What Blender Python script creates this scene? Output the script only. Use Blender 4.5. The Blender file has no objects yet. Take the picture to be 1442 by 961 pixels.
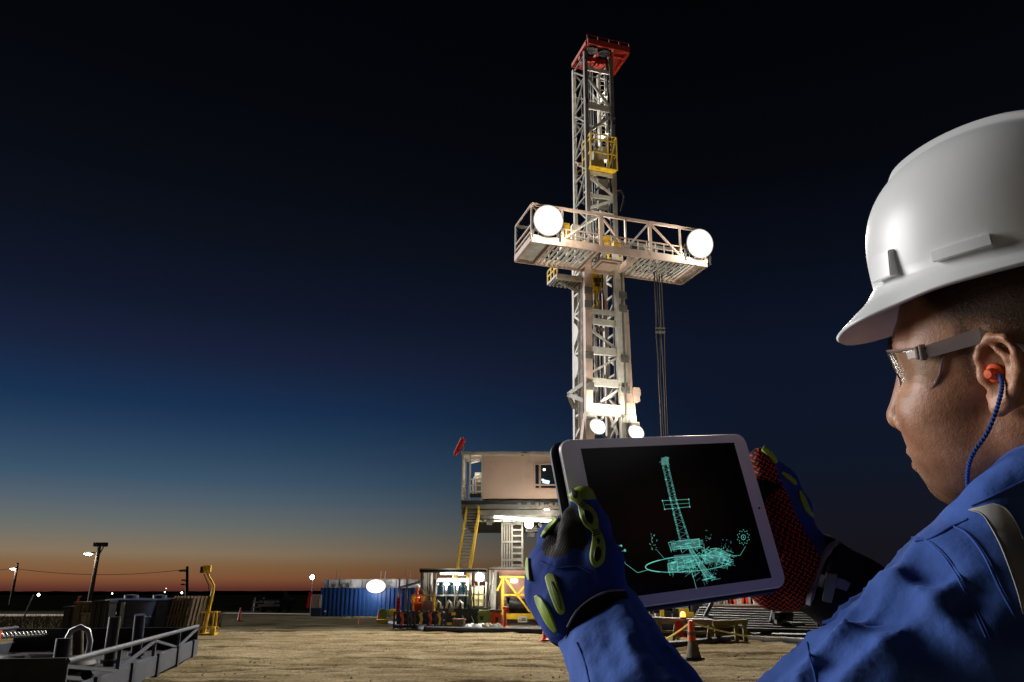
import bpy, bmesh, math, random
import numpy as np
from mathutils import Vector, Matrix, Euler
R = math.radians
scene = bpy.context.scene
col = scene.collection
random.seed(7)
rng = np.random.default_rng(7)

# ---------------------------------------------------------------- camera
FPX, CH = 1122.0, 1.5
TILT = math.atan(355.5 / FPX)
cam = bpy.data.objects.new('camera', bpy.data.cameras.new('camera'))
col.objects.link(cam)
cam.data.sensor_width = 36.0
cam.data.lens = 36.0 * FPX / 1442.0
cam.data.clip_start, cam.data.clip_end = 0.02, 6000
cam.location = (0, 0, CH)
cam.rotation_euler = (math.pi / 2 + TILT, 0, 0)
scene.camera = cam

def ray(u, v):
    a, b = (u - 721) / FPX, (480.5 - v) / FPX
    return Vector((a, math.cos(TILT) - b * math.sin(TILT), math.sin(TILT) + b * math.cos(TILT)))
def atY(u, v, Y):
    d = ray(u, v); p = d * (Y / d.y); p.z += CH; return p
def atZ(u, v, z=0.0):
    d = ray(u, v); p = d * ((z - CH) / d.z); p.z += CH; return p
def atD(u, v, D):
    p = ray(u, v) * D; p.z += CH; return p

# ---------------------------------------------------------------- sky and sun
def lin(c):
    return tuple((x / 255 / 12.92) if x / 255 <= 0.04045 else ((x / 255 + 0.055) / 1.055) ** 2.4 for x in c)
world = bpy.data.worlds.new('World'); scene.world = world; world.use_nodes = True
nt = world.node_tree; nt.nodes.clear()
def nd(t, kind, **kw):
    n = t.nodes.new(kind)
    for k, v in kw.items(): setattr(n, k, v)
    return n
out = nd(nt, 'ShaderNodeOutputWorld'); bg = nd(nt, 'ShaderNodeBackground'); nt.links.new(bg.outputs[0], out.inputs[0])
tc = nd(nt, 'ShaderNodeTexCoord'); sp = nd(nt, 'ShaderNodeSeparateXYZ'); nt.links.new(tc.outputs['Generated'], sp.inputs[0])
asin = nd(nt, 'ShaderNodeMath', operation='ARCSINE'); nt.links.new(sp.outputs[2], asin.inputs[0])
el = nd(nt, 'ShaderNodeMapRange'); nt.links.new(asin.outputs[0], el.inputs[0])
el.inputs['From Min'].default_value = R(-2); el.inputs['From Max'].default_value = R(48)
def ramp(stops):
    r = nd(nt, 'ShaderNodeValToRGB'); nt.links.new(el.outputs[0], r.inputs[0])
    e = r.color_ramp.elements
    while len(e) > 1: e.remove(e[-1])
    first = True
    for deg, c in stops:
        p = (deg + 2) / 50
        x = e[0] if first else e.new(p)
        first = False
        x.position = p; x.color = (*lin(c), 1)
    return r
dusk = ramp([(-2, (50, 26, 24)), (0.0, (70, 36, 32)), (0.33, (96, 52, 42)), (0.91, (128, 82, 54)), (1.7, (130, 97, 65)), (2.49, (133, 115, 92)), (4.01, (107, 110, 105)), (5.63, (84, 98, 109)), (7.23, (61, 85, 106)), (8.84, (48, 72, 98)), (10.45, (35, 60, 89)), (12.08, (25, 49, 81)), (13.71, (24, 42, 71)), (15.35, (24, 34, 59)), (18.87, (17, 24, 43)), (23.24, (12, 17, 29)), (27, (8, 12, 20)), (34, (4, 6, 11)), (45, (3, 3, 7))])
dark = ramp([(-2, (18, 14, 16)), (0.5, (22, 18, 22)), (4, (21, 21, 30)), (8, (16, 23, 37)), (12, (14, 22, 40)), (17, (13, 20, 37)),
             (22, (9, 14, 26)), (28, (5, 7, 13)), (36, (3, 4, 7)), (45, (2, 2, 5))])
cmb = nd(nt, 'ShaderNodeCombineXYZ'); nt.links.new(sp.outputs[0], cmb.inputs[0]); nt.links.new(sp.outputs[1], cmb.inputs[1])
nrm = nd(nt, 'ShaderNodeVectorMath', operation='NORMALIZE'); nt.links.new(cmb.outputs[0], nrm.inputs[0])
dot = nd(nt, 'ShaderNodeVectorMath', operation='DOT_PRODUCT'); nt.links.new(nrm.outputs[0], dot.inputs[0])
az0 = R(-48); dot.inputs[1].default_value = (math.sin(az0), math.cos(az0), 0)       # where the sun went down
mr = nd(nt, 'ShaderNodeMapRange', interpolation_type='SMOOTHSTEP'); nt.links.new(dot.outputs['Value'], mr.inputs[0])
mr.inputs['From Min'].default_value = math.cos(R(66)); mr.inputs['From Max'].default_value = math.cos(R(15))
mx = nd(nt, 'ShaderNodeMixRGB'); nt.links.new(mr.outputs[0], mx.inputs[0])
nt.links.new(dark.outputs[0], mx.inputs[1]); nt.links.new(dusk.outputs[0], mx.inputs[2])
nt.links.new(mx.outputs[0], bg.inputs[0]); bg.inputs[1].default_value = 1.0

sd = bpy.data.lights.new('sun', 'SUN'); sun = bpy.data.objects.new('sun', sd); col.objects.link(sun)
sd.energy = 3.5; sd.angle = R(30); sd.color = (1.0, 0.97, 0.94)
SUN_TO = Vector((-0.84, 0.47, 0.26)).normalized()          # towards the light
sun.rotation_euler = SUN_TO.to_track_quat('Z', 'Y').to_euler()

vs = scene.view_settings
vs.view_transform = 'Standard'; vs.look = 'None'; vs.exposure = 0; vs.gamma = 1
scene.cycles.use_denoising = True
scene.cycles.max_bounces = 6; scene.cycles.transparent_max_bounces = 12
scene.cycles.caustics_reflective = False; scene.cycles.caustics_refractive = False
scene.cycles.sample_clamp_indirect = 4

# ---------------------------------------------------------------- materials
def new_mat(name):
    m = bpy.data.materials.new(name); m.use_nodes = True
    return m, m.node_tree, m.node_tree.nodes['Principled BSDF']
def mat(name, c, rough=0.55, metal=0.0, var=0.25, scale=6.0, bump=0.15, bscale=None, dirt=None, dirt_amt=0.0, spec=0.5, detail=6):
    """base colour broken up by noise, plus fine relief and, if asked, patches of dirt or rust"""
    m, t, b = new_mat(name)
    co = nd(t, 'ShaderNodeTexCoord')
    n = nd(t, 'ShaderNodeTexNoise'); n.inputs['Scale'].default_value = scale; n.inputs['Detail'].default_value = detail
    t.links.new(co.outputs['Object'], n.inputs['Vector'])
    r = nd(t, 'ShaderNodeValToRGB'); t.links.new(n.outputs[0], r.inputs[0])
    r.color_ramp.elements[0].position = .3; r.color_ramp.elements[1].position = .7
    r.color_ramp.elements[0].color = (*[x * (1 - var) for x in c], 1); r.color_ramp.elements[1].color = (*[min(1, x * (1 + var)) for x in c], 1)
    src = r.outputs[0]
    if dirt:
        n2 = nd(t, 'ShaderNodeTexNoise'); n2.inputs['Scale'].default_value = scale * .37; n2.inputs['Detail'].default_value = 9; n2.inputs['Roughness'].default_value = .7
        t.links.new(co.outputs['Object'], n2.inputs['Vector'])
        r2 = nd(t, 'ShaderNodeValToRGB'); t.links.new(n2.outputs[0], r2.inputs[0])
        r2.color_ramp.elements[0].position = .62 - dirt_amt * .35; r2.color_ramp.elements[1].position = .80 - dirt_amt * .3
        r2.color_ramp.elements[0].color = (0, 0, 0, 1); r2.color_ramp.elements[1].color = (1, 1, 1, 1)
        mm = nd(t, 'ShaderNodeMixRGB'); t.links.new(r2.outputs[0], mm.inputs[0]); t.links.new(src, mm.inputs[1]); mm.inputs[2].default_value = (*dirt, 1)
        src = mm.outputs[0]
    t.links.new(src, b.inputs['Base Color'])
    b.inputs['Roughness'].default_value = rough; b.inputs['Metallic'].default_value = metal
    b.inputs['Specular IOR Level'].default_value = spec
    if bump:
        n3 = nd(t, 'ShaderNodeTexNoise'); n3.inputs['Scale'].default_value = bscale or scale * 8; n3.inputs['Detail'].default_value = 4
        t.links.new(co.outputs['Object'], n3.inputs['Vector'])
        bp = nd(t, 'ShaderNodeBump'); bp.inputs['Strength'].default_value = bump; bp.inputs['Distance'].default_value = .02
        t.links.new(n3.outputs[0], bp.inputs['Height']); t.links.new(bp.outputs[0], b.inputs['Normal'])
    return m
def glow(name, c, s):
    m, t, b = new_mat(name)
    b.inputs['Base Color'].default_value = (.8, .8, .8, 1)
    b.inputs['Emission Color'].default_value = (*c, 1); b.inputs['Emission Strength'].default_value = s
    return m
LAMP_K = .13
M = {}
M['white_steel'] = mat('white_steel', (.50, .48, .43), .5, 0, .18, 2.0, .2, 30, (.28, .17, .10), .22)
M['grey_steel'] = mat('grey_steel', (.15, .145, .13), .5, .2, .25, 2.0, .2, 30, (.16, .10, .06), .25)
M['galv'] = mat('galvanised_steel', (.42, .43, .44), .42, .6, .2, 5, .15)
M['beige'] = mat('beige_paint', (.58, .42, .335), .6, 0, .08, .9, .1, 20, (.24, .16, .12), .2)
M['beige_steel'] = mat('beige_steel', (.50, .37, .30), .55, 0, .15, 2, .2, 30, (.25, .15, .10), .25)
M['red_paint'] = mat('red_paint', (.40, .035, .018), .5, 0, .2, 3, .2, 30, (.2, .03, .02), .2)
M['yellow'] = mat('yellow_paint', (.82, .54, .03), .5, 0, .15, 4, .15, 40, (.30, .17, .05), .18)
M['black_steel'] = mat('black_steel', (.020, .021, .024), .45, .2, .4, 5, .2)
M['black_rubber'] = mat('black_rubber', (.010, .010, .011), .6, 0, .3, 8, .2)
M['dark_blue'] = mat('dark_blue_paint', (.015, .025, .07), .45, 0, .3, 4, .2)
M['blue'] = mat('blue_paint', (.012, .06, .23), .45, 0, .15, 1.5, .12, 20, (.02, .03, .10), .15)
M['off_white'] = mat('off_white_paint', (.66, .68, .74), .5, 0, .1, 2, .1, 20, (.4, .38, .36), .15)
M['orange'] = mat('orange_plastic', (.75, .10, .015), .55, 0, .12, 6, .1, 60, (.25, .08, .03), .2)
M['red_flag'] = mat('red_cloth', (.55, .02, .015), .8, 0, .15, 8, .3)
M['rail_grey'] = mat('grey_blue_rail_paint', (.065, .082, .125), .5, .1, .2, 5, .2, 30, (.08, .07, .07), .25)
M['wood'] = mat('weathered_wood', (.13, .10, .07), .8, 0, .4, 6, .4)
M['olive'] = mat('olive_paint', (.16, .14, .03), .55, 0, .25, 4, .2, 30, (.09, .06, .03), .3)
M['green'] = mat('green_paint', (.20, .30, .05), .5, 0, .2, 5, .15)
M['concrete'] = mat('concrete', (.26, .24, .21), .85, 0, .2, 8, .4)
M['tank_blue'] = mat('dark_teal_paint', (.01, .035, .055), .22, .1, .2, 4, .05)
M['hivis'] = mat('hivis_orange_cloth', (.70, .10, .03), .8, 0, .15, 10, .3)
M['skin_far'] = mat('skin_far', (.40, .22, .15), .55)
M['tote'] = mat('translucent_tote_plastic', (.75, .68, .30), .4, 0, .1, 4, .1)
M['glass_dark'] = mat('dark_glass', (.02, .025, .03), .05, 0, .2, 3, 0)
M['paper_sign'] = mat('white_sign', (.7, .68, .62), .5, 0, .05, 4, 0)
M['rope_yellow'] = mat('yellow_rope', (.55, .42, .05), .7)
M['pink_wall'] = mat('pinkish_wall', (.48, .27, .20), .6, 0, .12, 2, .15, 25, (.25, .14, .1), .2)
def lens_glow(name, c, core, rim, rad):
    """lamp lens with its glare put into the emission: hot centre, soft rim"""
    m, t, b = new_mat(name); b.inputs['Base Color'].default_value = (.01, .01, .01, 1); b.inputs['Roughness'].default_value = .8; b.inputs['Specular IOR Level'].default_value = .1; b.inputs['Emission Color'].default_value = (*c, 1)
    co = nd(t, 'ShaderNodeTexCoord'); sx = nd(t, 'ShaderNodeSeparateXYZ'); t.links.new(co.outputs['Object'], sx.inputs[0]); cx = nd(t, 'ShaderNodeCombineXYZ')
    t.links.new(sx.outputs[0], cx.inputs[0]); t.links.new(sx.outputs[1], cx.inputs[1]); ln = nd(t, 'ShaderNodeVectorMath', operation='LENGTH'); t.links.new(cx.outputs[0], ln.inputs[0])
    q = nd(t, 'ShaderNodeMath', operation='DIVIDE'); t.links.new(ln.outputs['Value'], q.inputs[0]); q.inputs[1].default_value = rad
    e1 = nd(t, 'ShaderNodeMath', operation='POWER'); t.links.new(q.outputs[0], e1.inputs[0]); e1.inputs[1].default_value = 4.0
    e2 = nd(t, 'ShaderNodeMath', operation='MULTIPLY'); t.links.new(e1.outputs[0], e2.inputs[0]); e2.inputs[1].default_value = -rim
    e3 = nd(t, 'ShaderNodeMath', operation='EXPONENT'); t.links.new(e2.outputs[0], e3.inputs[0])
    r = nd(t, 'ShaderNodeMath', operation='MULTIPLY'); t.links.new(e3.outputs[0], r.inputs[0]); r.inputs[1].default_value = core
    t.links.new(r.outputs[0], b.inputs['Emission Strength']); return m
M['lamp'] = glow('lamp_glow', (1.0, .95, .84), 40)
M['search'] = lens_glow('searchlight_glare', (1.0, .93, .80), 32, 4.6, .98); M['bowl'] = lens_glow('bowl_lamp_glare', (1.0, .93, .80), 26, 5.0, .56)  # lamp glare put into the emission of wide lens discs
M['lamp_soft'] = glow('lamp_glow_soft', (1.0, .93, .80), 9)
M['tube'] = glow('tube_glow', (1.0, .93, .80), 12)
M['panel_lit'] = glow('lit_panel_glow', (.93, .96, 1.0), 2.6)
M['amber'] = glow('amber_glow', (1.0, .16, .015), 7)
M['far_lamp'] = glow('far_lamp_glow', (1.0, .92, .78), 7)
M['window_lit'] = glow('window_glow', (.55, .75, 1.0), 1.1)

# ---------------------------------------------------------------- building helpers
class MB:
    def __init__(s): s.v = []; s.f = []; s.mi = None
    def add(s, vs, fs):
        o = len(s.v); s.v += [tuple(x) for x in vs]; s.f += [tuple(i + o for i in f) for f in fs]; return s
    def box(s, c, size, rz=0, rx=0, ry=0):
        hx, hy, hz = [d / 2 for d in size]; m = Euler((rx, ry, rz)).to_matrix(); c = Vector(c)
        vs = [c + m @ Vector((x, y, z)) for x in (-hx, hx) for y in (-hy, hy) for z in (-hz, hz)]
        return s.add(vs, [(0, 1, 3, 2), (4, 6, 7, 5), (0, 4, 5, 1), (2, 3, 7, 6), (0, 2, 6, 4), (1, 5, 7, 3)])
    def bar(s, a, b, w, h=None, up=(0, 0, 1)):
        h = h or w; a, b = Vector(a), Vector(b); d = (b - a).normalized(); up = Vector(up)
        if abs(d.dot(up)) > .97: up = Vector((0, 1, 0))
        x = d.cross(up).normalized() * (w / 2); y = x.cross(d).normalized() * (h / 2)
        vs = [p + i * x + j * y for p in (a, b) for i, j in ((-1, -1), (1, -1), (1, 1), (-1, 1))]
        return s.add(vs, [(3, 2, 1, 0), (4, 5, 6, 7), (0, 1, 5, 4), (1, 2, 6, 5), (2, 3, 7, 6), (3, 0, 4, 7)])
    def tube(s, a, b, r, n=10, r2=None, cap=True):
        return s.poly([a, b], [r, r if r2 is None else r2], n, cap)
    def poly(s, pts, r, n=8, cap=True):
        pts = [Vector(p) for p in pts]; rs = r if isinstance(r, (list, tuple)) else [r] * len(pts)
        o = len(s.v); N = len(pts); ref = None
        for i, p in enumerate(pts):
            d = (pts[min(i + 1, N - 1)] - pts[max(i - 1, 0)]).normalized()
            if ref is None: ref = Vector((0, 0, 1)) if abs(d.z) < .9 else Vector((1, 0, 0))
            x = d.cross(ref).normalized(); y = x.cross(d).normalized(); ref = y
            for k in range(n):
                a = 2 * math.pi * k / n
                s.v.append(tuple(p + rs[i] * (math.cos(a) * x + math.sin(a) * y)))
        for i in range(N - 1):
            for k in range(n):
                k2 = (k + 1) % n
                s.f.append((o + i * n + k, o + i * n + k2, o + (i + 1) * n + k2, o + (i + 1) * n + k))
        if cap:
            s.f.append(tuple(o + k for k in reversed(range(n)))); s.f.append(tuple(o + (N - 1) * n + k for k in range(n)))
        return s
    def lathe(s, prof, c=(0, 0, 0), n=20):
        o = len(s.v); c = Vector(c)
        for r, z in prof:
            for k in range(n):
                a = 2 * math.pi * k / n; s.v.append(tuple(c + Vector((r * math.cos(a), r * math.sin(a), z))))
        for i in range(len(prof) - 1):
            for k in range(n):
                k2 = (k + 1) % n; s.f.append((o + i * n + k, o + i * n + k2, o + (i + 1) * n + k2, o + (i + 1) * n + k))
        s.f.append(tuple(o + k for k in reversed(range(n)))); s.f.append(tuple(o + (len(prof) - 1) * n + k for k in range(n)))
        return s
    def quad(s, a, b, c, d): return s.add([a, b, c, d], [(0, 1, 2, 3)])
    def prism(s, pts, axis):
        """closed outline pts pushed along the vector axis"""
        n = len(pts); ax = Vector(axis); P = [Vector(p) for p in pts]
        fs = [tuple(range(n))[::-1], tuple(range(n, 2 * n))] + [(i, (i + 1) % n, n + (i + 1) % n, n + i) for i in range(n)]
        return s.add(P + [p + ax for p in P], fs)
    def build(s, name, m, parent=None, smooth=False, bevel=0):
        me = bpy.data.meshes.new(name); me.from_pydata(s.v, [], s.f); me.validate()
        bm = bmesh.new(); bm.from_mesh(me); bmesh.ops.recalc_face_normals(bm, faces=bm.faces)
        if bevel: bmesh.ops.bevel(bm, geom=list(bm.edges), offset=bevel, segments=2, affect='EDGES', clamp_overlap=True)
        bm.to_mesh(me); bm.free()
        me.materials.append(m)
        if smooth:
            for p in me.polygons: p.use_smooth = True
            me.set_sharp_from_angle(angle=R(40))
        o = bpy.data.objects.new(name, me); col.objects.link(o); o.parent = parent
        return o
def raw_mesh(name, V, F, m, parent=None, smooth=True):
    """numpy vertices and quad faces straight to an object"""
    me = bpy.data.meshes.new(name)
    V = np.asarray(V, np.float32); F = np.asarray(F, np.int32); k = F.shape[1]
    me.vertices.add(len(V)); me.vertices.foreach_set('co', V.ravel())
    me.loops.add(F.size); me.loops.foreach_set('vertex_index', F.ravel())
    me.polygons.add(len(F)); me.polygons.foreach_set('loop_start', np.arange(0, F.size, k, dtype=np.int32))
    me.polygons.foreach_set('loop_total', np.full(len(F), k, np.int32))
    me.polygons.foreach_set('use_smooth', np.full(len(F), smooth))
    me.update(calc_edges=True); me.validate()
    me.materials.append(m)
    o = bpy.data.objects.new(name, me); col.objects.link(o); o.parent = parent
    return o
def tag(o, label, cat, group=None):
    o['label'] = label; o['category'] = cat
    if group: o['group'] = group
    return o
def thing(name, label, cat, loc=(0, 0, 0), rz=0, group=None):
    o = bpy.data.objects.new(name, None); col.objects.link(o); o.empty_display_size = .2
    o.location = loc; o.rotation_euler = (0, 0, rz)
    return tag(o, label, cat, group)
def kind(o, k): o['kind'] = k; return o
def pbar(par, name, m, a, b, w, h=None): return MB().bar(a, b, w, h).build(name, m, par)
def ptube(par, name, m, a, b, r, n=8): return MB().tube(a, b, r, n).build(name, m, par, True)
def copy_tree(o, parent=None):
    c = o.copy(); col.objects.link(c); c.parent = parent
    for ch in o.children: copy_tree(ch, c)
    return c
def lamp(parent, loc, power, color=(1, .93, .8), size=.2, spot=None, aim=None, blend=.6):
    l = bpy.data.lights.new('lamp_light', 'SPOT' if spot else 'POINT'); l.energy = power * LAMP_K; l.color = color; l.shadow_soft_size = size
    if spot: l.spot_size = R(spot); l.spot_blend = blend
    o = bpy.data.objects.new('lamp_light', l); col.objects.link(o); o.parent = parent; o.location = loc
    if aim is not None: o.rotation_euler = (Vector(loc) - Vector(aim)).to_track_quat('Z', 'Y').to_euler()
    return o
# ---------------------------------------------------------------- ground, sky rim, road
def vnoise(x, y, seed=0):
    """smooth value noise on numpy arrays"""
    xi, yi = np.floor(x).astype(int), np.floor(y).astype(int); fx, fy = x - xi, y - yi
    fx, fy = fx * fx * (3 - 2 * fx), fy * fy * (3 - 2 * fy)
    def h(a, b):
        n = (a * 374761393 + b * 668265263 + seed * 1442695041) & 0xffffffff
        n = ((n ^ (n >> 13)) * 1274126177) & 0xffffffff
        return ((n ^ (n >> 16)) & 0xffff) / 65535.0
    return (h(xi, yi) * (1 - fx) + h(xi + 1, yi) * fx) * (1 - fy) + (h(xi, yi + 1) * (1 - fx) + h(xi + 1, yi + 1) * fx) * fy
def fbm(x, y, o=4, seed=0): return sum(vnoise(x * 2 ** i, y * 2 ** i, seed + i) * .5 ** i for i in range(o)) / 2

gx = np.concatenate([-np.geomspace(4000, 16, 40), np.arange(-15.5, 13, .13), np.geomspace(13.5, 4000, 40)])
gy = np.concatenate([np.array([-3000., -300, -60, -15, -4, 2, 6, 9, 11]), np.arange(12, 30, .11), np.arange(30, 48, .22), np.geomspace(48.5, 5000, 60)])
X, Y = np.meshgrid(gx, gy)
near = np.clip((44 - Y) / 8, 0, 1) * np.clip((Y - 11) / 1.5, 0, 1) * np.clip((16 - np.abs(X)) / 2, 0, 1)
Z = (fbm(X * .5, Y * .9, 4, 3) - .5) * .10 + (fbm(X * 1.4, Y * 3.0, 3, 11) - .5) * .09 + (fbm(X * 5, Y * 7, 2, 21) - .5) * .035
for k in range(9):                                        # wheel ruts running across and away
    c0 = 15.5 + k * 2.5; s_ = rng.uniform(-.12, .12); ph = rng.uniform(0, 6)
    dd = Y - (c0 + s_ * X + .35 * np.sin(X * .25 + ph))
    Z += -.085 * np.exp(-(dd / .16) ** 2) + .035 * np.exp(-((np.abs(dd) - .3) / .12) ** 2)
    Z += .02 * np.exp(-(dd / .16) ** 2) * np.sin(X * 22)
Z *= near
Vg = np.stack([X, Y, Z], -1).reshape(-1, 3); nxg, nyg = len(gx), len(gy)
I = np.arange(nxg * nyg).reshape(nyg, nxg)
Fg = np.stack([I[:-1, :-1], I[:-1, 1:], I[1:, 1:], I[1:, :-1]], -1).reshape(-1, 4)
def ground_mat():
    m, t, b = new_mat('sandy_ground')
    g = nd(t, 'ShaderNodeNewGeometry'); s = nd(t, 'ShaderNodeSeparateXYZ'); t.links.new(g.outputs['Position'], s.inputs[0])
    def noise(sc, det=6, stretch=(1, 1, 1), rough=.6):
        mp = nd(t, 'ShaderNodeMapping'); mp.inputs['Scale'].default_value = stretch; t.links.new(g.outputs['Position'], mp.inputs[0])
        n = nd(t, 'ShaderNodeTexNoise'); n.inputs['Scale'].default_value = sc; n.inputs['Detail'].default_value = det; n.inputs['Roughness'].default_value = rough
        t.links.new(mp.outputs[0], n.inputs['Vector']); return n.outputs[0]
    def rmp(src, stops):
        r = nd(t, 'ShaderNodeValToRGB'); t.links.new(src, r.inputs[0]); e = r.color_ramp.elements
        e[0].position, e[0].color = stops[0][0], (*stops[0][1], 1); e[1].position, e[1].color = stops[-1][0], (*stops[-1][1], 1)
        for p, c in stops[1:-1]: x = e.new(p); x.color = (*c, 1)
        return r.outputs[0]
    def mix(f, a, c, mode='MIX'):
        n = nd(t, 'ShaderNodeMixRGB', blend_type=mode)
        if isinstance(f, float): n.inputs[0].default_value = f
        else: t.links.new(f, n.inputs[0])
        t.links.new(a, n.inputs[1]); t.links.new(c, n.inputs[2]); return n.outputs[0]
    sand = rmp(noise(.55, 9, (1, 1.6, 1)), [(.3, (.14, .108, .06)), (.42, (.26, .21, .13)), (.56, (.32, .26, .165)), (.74, (.43, .36, .24))])
    grit = rmp(noise(14, 5), [(.36, (.45, .42, .38)), (.55, (1, 1, 1)), (.75, (1.0, .98, .92))])
    sand = mix(.75, sand, grit, 'MULTIPLY')
    wet = rmp(noise(.22, 8, (1, 2.6, 1), .7), [(.38, (.55, .50, .45)), (.50, (1, 1, 1)), (.9, (1, 1, 1))]); sand = mix(.9, sand, wet, 'MULTIPLY')
    trk = rmp(noise(1.1, 4, (.10, 1.7, 1), .55), [(.36, (.5, .47, .44)), (.45, (1, 1, 1)), (.9, (1, 1, 1))]); sand = mix(.8, sand, trk, 'MULTIPLY')
    field = rmp(noise(.7, 8, (.5, 2.2, 1)), [(.36, (.018, .016, .011)), (.47, (.10, .085, .055)), (.72, (.22, .185, .12))])
    # distance edge wobbled by noise: sand near, dark rutted field beyond
    wob = nd(t, 'ShaderNodeMath', operation='MULTIPLY_ADD'); t.links.new(noise(.35, 5), wob.inputs[0]); wob.inputs[1].default_value = 5.0
    t.links.new(s.outputs[1], wob.inputs[2])
    xs = nd(t, 'ShaderNodeMath', operation='MULTIPLY_ADD'); t.links.new(s.outputs[0], xs.inputs[0]); xs.inputs[1].default_value = -.18; t.links.new(wob.outputs[0], xs.inputs[2])
    e1 = nd(t, 'ShaderNodeMapRange', interpolation_type='SMOOTHSTEP'); t.links.new(xs.outputs[0], e1.inputs[0])
    e1.inputs['From Min'].default_value = 37.5; e1.inputs['From Max'].default_value = 40.5
    c = mix(e1.outputs[0], sand, field)
    far = nd(t, 'ShaderNodeMapRange'); t.links.new(s.outputs[1], far.inputs[0]); far.inputs['From Min'].default_value = 58; far.inputs['From Max'].default_value = 78
    far_dark = rmp(noise(.05, 5), [(.3, (.003, .0035, .003)), (.7, (.007, .0075, .005))])  # unlit night distance put into a near-black ground colour
    c = mix(far.outputs[0], c, far_dark)
    t.links.new(c, b.inputs['Base Color']); b.inputs['Roughness'].default_value = .95; b.inputs['Specular IOR Level'].default_value = 0
    bp = nd(t, 'ShaderNodeBump'); bp.inputs['Strength'].default_value = .6; bp.inputs['Distance'].default_value = .05
    t.links.new(noise(9, 7), bp.inputs['Height']); t.links.new(bp.outputs[0], b.inputs['Normal'])
    return m
kind(raw_mesh('ground', Vg, Fg, ground_mat()), 'structure')

pale = mat('pale_gravel', (.55, .50, .43), .9, 0, .25, .5, .3)
kind(MB().add([(-90, 50, .02), (-26, 58.5, .02), (-26, 63.0, .02), (-90, 64, .02)], [(0, 1, 2, 3)]).build('road', pale), 'structure')
kind(MB().add([(-23, 66, .02), (-13.2, 62, .02), (-13.2, 63.4, .02), (-23, 68, .02)], [(0, 1, 2, 3)]).build('gravel_path', pale), 'structure')

# far tree line: one uneven dark mass on the horizon
V, F = [], []
xs = np.arange(-1500, 1501, 6.0); hh = 2.6 + 2.4 * fbm(xs * .008, xs * 0, 3, 5) + 1.3 * fbm(xs * .11, xs * 0 + 3, 2, 8)
for i, x in enumerate(xs):
    V += [(x, 900, -1), (x, 900, hh[i]), (x, 925, hh[i] * .93), (x, 940, -1)]
    if i:
        a, b_ = 4 * (i - 1), 4 * i
        F += [(a, b_, b_ + 1, a + 1), (a + 1, b_ + 1, b_ + 2, a + 2), (a + 2, b_ + 2, b_ + 3, a + 3)]
tl = raw_mesh('far_wood', np.array(V), np.array(F), mat('far_foliage', (.006, .007, .006), .95, 0, .4, .1, 0))
kind(tl, 'stuff')

# oil well pad: liner sheet with a black kerb round it
pad_mat = mat('pad_liner', (.20, .18, .14), .9, 0, .3, 1.2, .5)
pc = [atZ(545, 878), atZ(600, 889.5), atZ(1200, 902), Vector((24, 70, 0)), Vector((-6.8, 57.5, 0))]
pad = MB().add([(p.x, p.y, .03) for p in pc], [(0, 1, 2, 3, 4)]).build('pad', pad_mat); kind(pad, 'structure')
berm = MB()
for a, b_ in zip(pc, pc[1:] + pc[:1]):
    a, b_ = Vector((a.x, a.y, .06)), Vector((b_.x, b_.y, .06)); n = max(2, int((b_ - a).length / 1.2))
    berm.poly([a.lerp(b_, i / n) + Vector((rng.uniform(-.05, .05), rng.uniform(-.05, .05), rng.uniform(-.01, .03))) for i in range(n + 1)], .14, 8)
kind(berm.build('pad_kerb', M['black_rubber'], None, True), 'structure')

# second kerb line nearer the camera on the right, under the tablet
k2 = [atZ(890, 916), atZ(960, 911), atZ(1040, 902), atZ(1130, 907), atZ(1240, 915)]
kind(MB().poly([(p.x, p.y, .07) for p in k2], .11, 8).build('kerb_strip', M['black_rubber'], None, True), 'structure')

# loose stones and clods on the sand
V, F = [], []
for k in range(1300):
    y = 12.5 + 27 * rng.random() ** 1.3; x = rng.uniform(-9.5, 9) * (y / 27 + .25); r = rng.uniform(.008, .034) * (1.7 if k % 23 == 0 else 1); o = len(V); a0 = rng.uniform(0, 6)
    for i in range(5): V.append((x + r * rng.uniform(.7, 1.3) * math.cos(a0 + i * 1.257), y + r * rng.uniform(.7, 1.3) * math.sin(a0 + i * 1.257), -.03))
    V.append((x + rng.uniform(-.3, .3) * r, y + rng.uniform(-.3, .3) * r, r * rng.uniform(.2, .5))); F += [(o + i, o + (i + 1) % 5, o + 5) for i in range(5)]
kind(raw_mesh('stones', np.array(V), np.array(F), mat('dirt_clods', (.20, .16, .105), .95, 0, .4, 3, .3), None, False), 'stuff')
V, F = [], []
for k in range(5200):                                        # dry grass beside the pale road
    y = rng.uniform(37, 56); x = rng.uniform(-34, -15.5) * (y / 45); h = rng.uniform(.08, .32); o = len(V); dx, dy = rng.uniform(-.12, .12, 2); w = rng.uniform(.01, .025)
    V += [(x - w, y, 0), (x + w, y, 0), (x + dx, y + dy, h)]; F.append((o, o + 1, o + 2))
kind(raw_mesh('dry_grass', np.array(V), np.array(F), mat('dry_grass', (.16, .14, .06), .9, 0, .35, .8, 0), None, False), 'stuff')
# ---------------------------------------------------------------- the rig
FL = 6.0                                                    # drill floor height
TH = R(17.2)
def hv(v): return atY(840, v, 50).z - FL                    # photo row -> height on the mast above the drill floor
mast = thing('drilling_mast', 'tall pale steel lattice mast with red crown rising above the drill floor', 'drilling mast', (5.62, 51, FL), TH)
mast.rotation_euler = (0, R(.75), TH)
W1, G1, B1 = M['white_steel'], M['grey_steel'], M['beige_steel']
HB, HP, HT = .2, hv(352), hv(77)                            # foot, platform, crown
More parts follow.
